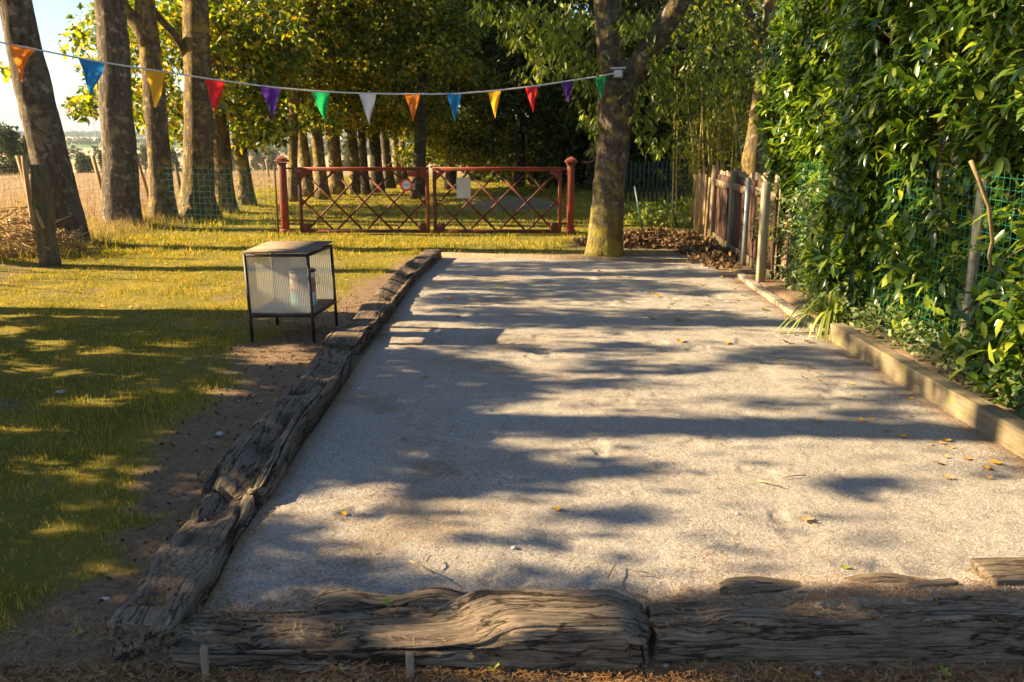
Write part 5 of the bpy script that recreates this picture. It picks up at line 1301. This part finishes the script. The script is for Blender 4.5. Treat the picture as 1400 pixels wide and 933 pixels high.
lv = [(1292,628),(1285,607),(1120,521),(1340,600),(1319,522),(1372,612),(993,470),(627,432),(928,438),(950,403),(892,402),(890,436),(930,468),(665,384),(660,369),(683,368),(741,368),(700,353),(849,413),(901,406),(962,417),(1007,411),(873,345),(888,356),(895,366),(818,371),(828,376),(783,357),(950,374),(1015,405),(1002,395),(1045,424),(1075,432),(615,410),(563,379),(525,457),(855,540),(430,500),(1119,577),(1105,468),(995,435),(1078,470),(470,703),(760,700),(1244,546),(1245,569),(1020,357),(975,362),(940,365),(915,370),(905,357),(860,355),(803,354),(762,362),(845,380),(985,380),(1000,372),(958,390)]
for k, (px, py) in enumerate(lv):
    kind = R.choice(3, p=[.55, .3, .15]); near = py > 500
    mt, lb = (('dead_leaf', 'yellow-orange'), ('dead_brown', 'brown'), ('green_leaf', 'yellow-green'))[kind]
    one_leaf(px, py, R.uniform(.05, .085) * (.85 if near else 1.4), mt, f'small {lb} fallen leaf scattered on the gravel of the court', 'small %s leaves on the gravel' % lb, R.uniform(.2, .6))
for k in range(60):
    t = R.uniform(0, 1); px, py = (R.uniform(600, 1010), R.uniform(350, 400)) if k % 2 else (1385 - 360 * t - R.uniform(0, 90), 640 - 235 * t + R.uniform(0, 25))
    kind = R.choice(3, p=[.6, .35, .05]); mt, lb = (('dead_leaf', 'yellow-orange'), ('dead_brown', 'brown'), ('green_leaf', 'yellow-green'))[kind]
    one_leaf(px, py, R.uniform(.03, .07), mt, f'small {lb} fallen leaf scattered on the gravel of the court', 'small %s leaves on the gravel' % lb, R.uniform(.2, .8))
# leaves on the lawn
for k in range(60):
    px, py = R.uniform(90, 560), R.uniform(322, 430); 
    if 330 < px < 460: px -= 150
    if px > np.interp(py, [350, 430], [560, 500]) - 10: continue
    one_leaf(px, py, R.uniform(.06, .1), ['dead_leaf', 'dead_brown', 'dead_pale'][R.integers(3)], 'dead leaf lying scattered on the sunlit lawn', 'dead leaves on the lawn', R.uniform(.3, .7))
# pine cone
c_ = gp(993, 825, .03); T = thing('pine_cone', 'brown open pine cone lying beside the long thin strip of wood', 'pine cone', (c_[0], c_[1], float(courtz(c_[0], c_[1])) + .03), rz=.5)
Pc, Ac, Nc = [], [], []
for k in range(90):
    t = k / 90; a = k * 2.4; r_ = .024 * math.sin(math.pi * (.12 + .8 * t)); d = np.array([.55 + .0, math.cos(a), math.sin(a)]); Pc.append([-.03 + .06 * t, r_ * .45 * math.cos(a), r_ * .45 * math.sin(a)]); Ac.append(d); Nc.append([1, -.4 * math.cos(a), -.4 * math.sin(a)])
V, Fc = blades8(np.array(Pc), np.array(Ac), np.array(Nc, float), np.full(90, .024), np.full(90, .018), -.15, .2); np_mesh('scale', V, Fc, M['dead_brown'], T)
MB().tube([(-.035, 0, 0), (0, 0, 0), (.032, 0, 0)], [.006, .013, .004], 10).build('core', M['twig'], T, True)
# stones
def stone(px, py, s, lb, z=0.0, sq=.6):
    c_ = gp(px, py, z); u_ = np.linspace(0, 2 * np.pi, 14, endpoint=False); v_ = np.linspace(.15, np.pi - .15, 8); A_, B_ = np.meshgrid(u_, v_); x, y, zz = np.cos(A_) * np.sin(B_), np.sin(A_) * np.sin(B_), np.cos(B_); k = 1 + .35 * fbm(x * 1.5 + px, y * 1.5, zz * 1.5, 5)
    V = np.stack([x * k * s, y * k * s * .8, zz * k * s * sq], -1).reshape(-1, 3); i = np.arange(7)[:, None] * 14; j = np.arange(14)[None]; j2 = (j + 1) % 14; q_ = np.stack([i + j, i + 14 + j, i + 14 + j2, i + j2], -1).reshape(-1, 4)
    mb = MB().add(V, [q_, np.arange(14)[None][:, ::1], (np.arange(14) + 98)[None][:, ::-1]]); o = mb.build('stone', M['rock']); o.location = (c_[0], c_[1], c_[2] + s * sq * .35); tag(o, lb, 'stone')
stone(146, 820, .018, 'pale bluish stone on the bare earth left of the near corner sleeper', -.12, .4)
stone(703, 750, .013, 'grey stone standing out on the gravel below the middle of the court')
stone(84, 537, .045, 'flat grey stone in the shaded lawn at the left', -.03, .3)
stone(301, 594, .022, 'small pale stone on the bare strip beside the long grey sleeper', -.03, .5)
stone(910, 911, .012, 'small white stone in the needles below the join of the front sleepers', -.15)
stone(728, 916, .010, 'smallest white stone in the needles right of the bright seedling', -.15)
stone(1119, 922, .012, 'grey pebble in the needles near the bottom edge', -.15)
stone(1008, 703, .010, 'tiny white pebble on the sunlit gravel left of the large pale leaf')
# twigs
for k, (x0, y0, x1, y1, lb) in enumerate([(561, 767, 594, 785, 'longest pale twig on the gravel at lower middle'), (583, 768, 590, 759, 'short dark twig beside the longest pale twig'), (1070, 654, 1103, 650, 'brown twig on the sunlit gravel right of the middle'), (864, 781, 887, 784, 'straight brown twig behind the humped sleeper end'),
                                       (857, 804, 869, 818, 'twig leaning on the rounded end of the humped sleeper'), (831, 790, 843, 770, 'thin forked twig on the gravel before the humped sleeper'), (270, 655, 290, 640, 'bent twig on the bare earth beside the long grey sleeper'), (1035, 657, 1070, 666, 'faint pale stalk left of the brown twig')]):
    a_, b_ = gp(x0, y0, .008), gp(x1, y1, .01); L = np.linalg.norm(b_ - a_); o = MB().tube(np.array([[0, 0, 0], (b_ - a_) * .5 + [0, L * .04, .004], b_ - a_]), [.0035, .003, .002], 6, wob=.1).build('twig', M['twig'] if k not in (0, 7) else M['stake_wood'], None, True); o.location = tuple(a_ + [0, 0, max(0, float(courtz(a_[0], a_[1])))]); tag(o, lb, 'twig')

# ------------------------------------------------------------------ scattered stuff
# loose grit on the court
n = 60000; x = R.uniform(-1.1, 2.6, n); y = 2.85 + (R.uniform(0, 1, n) ** 1.7) * 7; s = R.uniform(.0010, .0030, n) * (1 + .5 * (R.uniform(0, 1, n) > .97)); z = courtz(x, y) + s * .2
oc = np.array([[1,0,0],[-1,0,0],[0,1,0],[0,-1,0],[0,0,.8],[0,0,-.8]]); of = np.array([[0,2,4],[2,1,4],[1,3,4],[3,0,4],[2,0,5],[1,2,5],[3,1,5],[0,3,5]])
rt = R.uniform(0, 6.28, n); V = oc[None] * s[:, None, None] * R.uniform(.6, 1.4, (n, 6, 1)); V = np.stack([V[..., 0] * np.cos(rt)[:, None] - V[..., 1] * np.sin(rt)[:, None], V[..., 0] * np.sin(rt)[:, None] + V[..., 1] * np.cos(rt)[:, None], V[..., 2]], -1) + np.stack([x, y, z], 1)[:, None]
gm = leaf_mat('loose_grit', [(0, (.22, .20, .17)), (.5, (.42, .38, .33)), (1, (.66, .61, .54))], .9, 0., .2)
tag(np_mesh('loose_gravel', V.reshape(-1, 3), (np.arange(n)[:, None, None] * 6 + of[None]).reshape(-1, 3), gm), kind='stuff')
# needles: court edges, front strip, bare strip
def needles(P, L, w_=.0016):
    n = len(P); a = R.uniform(0, 6.283, n); d = np.stack([np.cos(a), np.sin(a), R.normal(0, .12, n)], 1); l = R.uniform(.5, 1.3, n) * L; s_ = np.stack([-np.sin(a), np.cos(a), 0 * a], 1) * w_ / 2
    e_ = d * l[:, None]; mid_ = P + e_ * .5 + s_ * R.normal(0, 4, n)[:, None]; V = np.stack([P - s_, P + s_, mid_ + s_ , mid_ - s_, P + e_], 1).reshape(-1, 3); k = np.arange(n)[:, None] * 5; return V, [k + np.array([[3, 2, 4]]), k + np.array([[0, 1, 2, 3]])]
n = 90000; x = R.uniform(-1.15, 2.62, n); y = 2.8 + R.uniform(0, 1, n) ** 1.5 * 8.5; pr = .13 + .6 * sstep(.05, .45, fbm(x * 2.2, y * 2.2, 0, 60)) * (1 - sstep(0, 1.5, x)) + .7 * (1 - sstep(0, .3, 2.62 - x)) + .8 * (1 - sstep(0, .15, x + 1.12)) + .8 * (1 - sstep(2.85, 3.05, y))
kk = R.uniform(0, 1, n) < pr; x, y = x[kk], y[kk]; V, Fc = needles(np.stack([x, y, courtz(x, y) + .003], 1), .028, .0021)
tag(np_mesh('needle_litter', V, Fc, M['hair_litter']), kind='stuff')
n = 42000; x = R.uniform(-2.6, 2.6, n); y = np.where(R.uniform(0, 1, n) < .05, R.uniform(2.66, 2.86, n), R.uniform(2.0, 2.66, n)); V, Fc = needles(np.stack([x, y, np.where(y > 2.66, np.maximum(courtz(x, y), np.where(x > .45, .016, -.05)) + .004, H(x, y) + R.uniform(0, .035, n))], 1), .045, .0022)
x2 = R.uniform(-3.4, -1.3, 40000); y2 = 2.4 + R.uniform(0, 1, 40000) ** 1.3 * 8; kk = R.uniform(0, 1, 40000) < dirt_mask(x2, y2) * .75; x2, y2 = x2[kk], y2[kk]
tag(np_mesh('needle_litter', V, Fc, M['hair_litter']), kind='stuff')
V, Fc = needles(np.stack([x2, y2, H(x2, y2) + .004], 1), .03); tag(np_mesh('needle_litter', V, Fc, M['litter']), kind='stuff')
n = 5200; x = R.uniform(-2.8, 2.6, n); y = R.uniform(2.05, 2.66, n); P = np.stack([x, y, H(x, y) + .012], 1)
x2 = R.uniform(-3.6, -1.35, 3500); y2 = R.uniform(2.4, 9, 3500); kk = R.uniform(0, 1, 3500) < dirt_mask(x2, y2); P = np.vstack([P, np.stack([x2, y2, H(x2, y2) + .006], 1)[kk]])
V, Fc = kites(P, .026, droop=0, wid=.6); tag(np_mesh('leaf_litter', V, Fc, M['litter']), kind='stuff')
# litter in hollows of the left sleepers
n = 9000; t = R.uniform(0, 1, n); c1, c2 = np.array(A4[:2]), np.array(B3[:2]); P = c1 + (c2 - c1) * t[:, None] + R.normal(size=(n, 2)) * [.05, .03]; V, Fc = needles(np.column_stack([P, np.full(n, .0) + R.uniform(-.05, .03, n)]), .025); tag(np_mesh('needle_litter', V, Fc, M['hair_litter']), kind='stuff')

# grass
def lawn(n, x0, x1, y0, y1, h_, w_, powy=1.0):
    x = R.uniform(x0, x1, n); y = y0 + (y1 - y0) * R.uniform(0, 1, n) ** powy
    d = dirt_mask(x, y); f = field_mask(x, y); court_ = (x > -1.3) & (x < 3.0) & (y < 12.35)
    den = (1 - d) * (1 - f * .85) * (.3 + .7 * sstep(-.25, .25, fbm(x * 2.3, y * 2.3, 0, 14) + .5 * fbm(x * 9, y * 9, 0, 16)))
    k = (R.uniform(0, 1, n) < den) & ~court_; x, y = x[k], y[k]; hh = h_ * (.6 + .9 * sstep(-.3, .5, fbm(x * 3, y * 3, 0, 15)))
    return np.stack([x, y, H(x, y) - .004], 1), hh
P, hh = lawn(230000, -7.4, -1.3, 2.7, 15, .040, .004, 1.35); V, Fc = grass_blades(P, hh, .0038, .9); tag(np_mesh('lawn_grass', V, Fc, M['grass']), kind='stuff')
P, hh = lawn(130000, -9, 5.5, 12.4, 36, .06, .01, 1.2); V, Fc = grass_blades(P, hh, .011, .9); tag(np_mesh('lawn_grass', V, Fc, M['grass']), kind='stuff')
# tall tufts round posts and trunks
P = []
for (x, y, r_, m_) in [(-6.8, 13.2, .5, 700), (-7.2, 16.0, .6, 900), (-6.6, 17.2, .9, 900), (-6.3, 18, .6, 500), (-6.4, 12.0, .35, 400), (-7.6, 14.3, .5, 600)]:
    P.append(np.stack([R.normal(x, r_, m_), R.normal(y, r_, m_)], 1))
P = np.vstack(P); V, Fc = grass_blades(np.column_stack([P, H(P[:, 0], P[:, 1])]), .16, .006, .8); tag(np_mesh('long_grass', V, Fc, M['grass']), kind='stuff')
n = 16000; x = R.uniform(-13, -7.5, n); y = R.uniform(11, 30, n); k = R.uniform(0, 1, n) < sstep(-.1, .4, fbm(x * .8, y * .8, 0, 88)) * np.exp(-((x + 8.6 - .25 * (y > 20)) / 1.3) ** 2) + .08
x, y = x[k], y[k]; V, Fc = grass_blades(np.stack([x, y, H(x, y)], 1), .22 + .5 * (x < -8.4) * (y < 19), .006, .7); tag(np_mesh('dry_grass', V, Fc, M['drygrass']), kind='stuff')
n = 50000; x = -9 - 40 * R.uniform(0, 1, n) ** 1.5; y = R.uniform(10, 60, n); V, Fc = grass_blades(np.stack([x, y, H(x, y)], 1), .09, .015, .9); tag(np_mesh('stubble', V, Fc, M['drygrass']), kind='stuff')
n = 4200; x = R.normal(-7.0, .4, n); y = R.uniform(11.5, 18.5, n); V, Fc = grass_blades(np.stack([x, y, H(x, y)], 1), .2, .005, 1.0); tag(np_mesh('dry_grass', V, Fc, M['drygrass']), kind='stuff')

# ------------------------------------------------------------------ far country
def far_tree(lab, px, pbase, dist, ptop, wpx, seed, protos={}):
    d = ray(px, pbase); X = d[0] / d[1] * dist; z0 = float(H(X, dist)); zt_ = at(px, ptop, dist)[2]; h_ = max(3, zt_ - z0); wr_ = wpx / F * dist / 2
    T = thing('distant_tree', lab, 'tree', (X, dist, z0), group='trees far beyond the field'); rr = np.random.default_rng(seed)
    cl = [(rr.normal() * .45, rr.normal() * .45, rr.uniform(.3, 1), rr.uniform(.18, .3)) for _ in range(38)]; cl = np.array(cl); cl[:, 0] *= (1.15 - cl[:, 2] * .75); 
    pts = np.vstack([np.array(c_[:3]) + rnd_dir(90, rr) * rr.uniform(.2, 1, 90)[:, None] * c_[3] * np.array([1, 1, .55]) for c_ in cl]); pts = pts * [wr_, wr_, h_ * .92]; pts[:, 2] = np.clip(pts[:, 2], .3, h_)
    V, Fc = kites(pts, max(.45, wr_ * .13), rng=rr, wid=.8); np_mesh('crown', V, Fc, M['far_leaf'], T); MB().tube([(0, 0, -.3), (0, 0, h_ * .6)], [h_ * .03, h_ * .015], 8).build('trunk', M['bark_dark'], T)
FT = [('big dark round tree at the left edge beyond the field', 18, 240, 110, 166, 70), ('dark tree behind the big one at the left edge', 45, 240, 130, 186, 40), ('bluish tree between the first and second grey trunks', 118, 240, 170, 204, 34), ('rounded tree just right of the nearest trunk, second of two', 146, 240, 175, 206, 28),
      ('low tree left of the yellow-stained trunk', 180, 240, 200, 212, 20), ('far tree between the second and third trunks', 199, 230, 300, 197, 26), ('far tree between the yellow-stained and lichen-yellow trunks', 240, 240, 200, 206, 22), ('pale far tree beside the slim leaning trunk', 318, 236, 230, 200, 22),
      ('green far tree left of the left gate post', 352, 238, 190, 207, 34), ('smaller green far tree right behind the left gate post', 374, 238, 240, 202, 24), ('far copse tree high on the slope left of the red post', 330, 215, 520, 190, 30), ('far copse tree on the slope above the gate post', 365, 212, 600, 191, 26),
      ('far copse tree on the slope between the second and third trunks', 205, 212, 560, 192, 22), ('tree at the end of the avenue seen right of the last trunk', 565, 245, 120, 205, 30), ('dark far tree behind the avenue trunks above the gate', 480, 240, 150, 190, 60), ('far tree behind the avenue left of the brightest trunk', 432, 240, 160, 196, 34)]
for k, a_ in enumerate(FT): far_tree(*a_, 700 + k)
# woods on the ridges: one mass each
def woods(lab, r0, r1, a0, a1, n, hgt, seed):
    rr = np.random.default_rng(seed); ang_ = rr.uniform(a0, a1, n); r_ = rr.uniform(r0, r1, n); x, y = r_ * np.sin(ang_), r_ * np.cos(ang_); ok_ = fbm(x * .004, y * .004, 0, seed) > -.12; x, y = x[ok_], y[ok_]; q = np.stack([x, y, H(x, y)], 1); q = np.repeat(q, 26, 0)
    m_ = len(q); q = q + rnd_dir(m_, rr) * np.array([hgt * .55, hgt * .55, hgt * .42]) * rr.uniform(.3, 1, m_)[:, None]; q[:, 2] += hgt * .5; V, Fc = kites(q, hgt * .3, rng=rr, wid=.9); o = np_mesh('distant_woods', V, Fc, M['far_leaf']); tag(o, kind='stuff')
woods('w', 2350, 2650, -.62, .02, 1000, 17, 31); woods('w', 1100, 1350, -.62, .0, 500, 10, 32); woods('w', 560, 680, -.62, .0, 240, 8, 33)
# mast
d = ray(130, 186); Y = 2000; X = d[0] / d[1] * Y; z0 = float(H(X, Y)); zt_ = at(130, 167, Y)[2]
T = thing('radio_mast', 'slender lattice mast on the horizon between the first two trunks', 'mast', (X, Y, z0)); h_ = zt_ - z0; mb = MB()
for s_ in ((-1, -1), (1, -1), (1, 1), (-1, 1)): mb.beam((s_[0] * .9, s_[1] * .9, 0), (s_[0] * .5, s_[1] * .5, h_), .5, .5)
mb.build('mast', M['galv'], T)
# haze
o = MB().box((0, 0, 0), (7940, 4300, 90)).build('haze', newmat('haze_air')[0]); o.location = (0, 1790, 21)
o.scale = (1, 1, 1); nt = o.data.materials[0].node_tree; nt.nodes.clear(); ov = nt.nodes.new('ShaderNodeOutputMaterial'); pv = nt.nodes.new('ShaderNodeVolumePrincipled'); pv.inputs['Density'].default_value = .00012; pv.inputs['Color'].default_value = (.68, .84, 1, 1); pv.inputs['Anisotropy'].default_value = 0
nt.links.new(pv.outputs[0], ov.inputs['Volume']); tag(o, kind='stuff'); o.display_type = 'WIRE'

def sub(child, par):
    for o in bpy.data.objects:
        if o.name.split('.')[0] == child and o.parent and o.parent.type == 'EMPTY':
            for s in o.parent.children:
                if s.name.split('.')[0] == par: o.parent = s; break
for c_, p_ in (('ring', 'sign_face'), ('faded_lettering', 'sign_face'), ('red_dot', 'sheet'), ('rust_streak', 'sheet'), ('lens', 'housing'), ('rim', 'tin_body'), ('handle', 'tin_body'), ('latch', 'top_rail')): sub(c_, p_)
# ------------------------------------------------------------------ light, sky, camera
EL = math.atan2(.50, math.hypot(1, .08))
ld = bpy.data.lights.new('sun', 'SUN'); ld.energy = 5.0; ld.angle = rad(.53); ld.color = (1, .77, .45); lo = bpy.data.objects.new('sun', ld); COL.objects.link(lo)
lo.rotation_euler = Vector(tuple(SUN)).to_track_quat('-Z', 'Y').to_euler(); lo.location = (-20, 5, 15)
w = bpy.data.worlds.new('World'); SC.world = w; w.use_nodes = True; nt = w.node_tree; bg = nt.nodes['Background']
sk = nt.nodes.new('ShaderNodeTexSky'); sk.sky_type = 'NISHITA'; sk.sun_disc = False; sk.sun_elevation = EL; sk.sun_rotation = math.atan2(-1, .08) % (2 * math.pi); sk.air_density = 1.0; sk.dust_density = 1.4; sk.ozone_density = 3.5
nt.links.new(sk.outputs[0], bg.inputs[0]); bg.inputs[1].default_value = .055
cam = bpy.data.cameras.new('camera'); co_ = bpy.data.objects.new('camera', cam); COL.objects.link(co_); co_.location = (0, 0, CH); co_.rotation_euler = (math.pi / 2 - PITCH, 0, 0)
cam.sensor_width = 36; cam.lens = F / 1400 * 36; cam.clip_end = 9000; cam.clip_start = .05; cam.dof.use_dof = True; cam.dof.focus_distance = 5.6; cam.dof.aperture_fstop = 5.0
SC.camera = co_
vs = SC.view_settings; vs.view_transform = 'Standard'; vs.look = 'None'; vs.gamma = 1; vs.use_curve_mapping = False; vs.exposure = 2.12
cy = SC.cycles; cy.use_denoising = True; cy.max_bounces = 8; cy.transparent_max_bounces = 12; cy.volume_bounces = 1; cy.diffuse_bounces = 4; cy.transmission_bounces = 6; cy.sample_clamp_indirect = 6
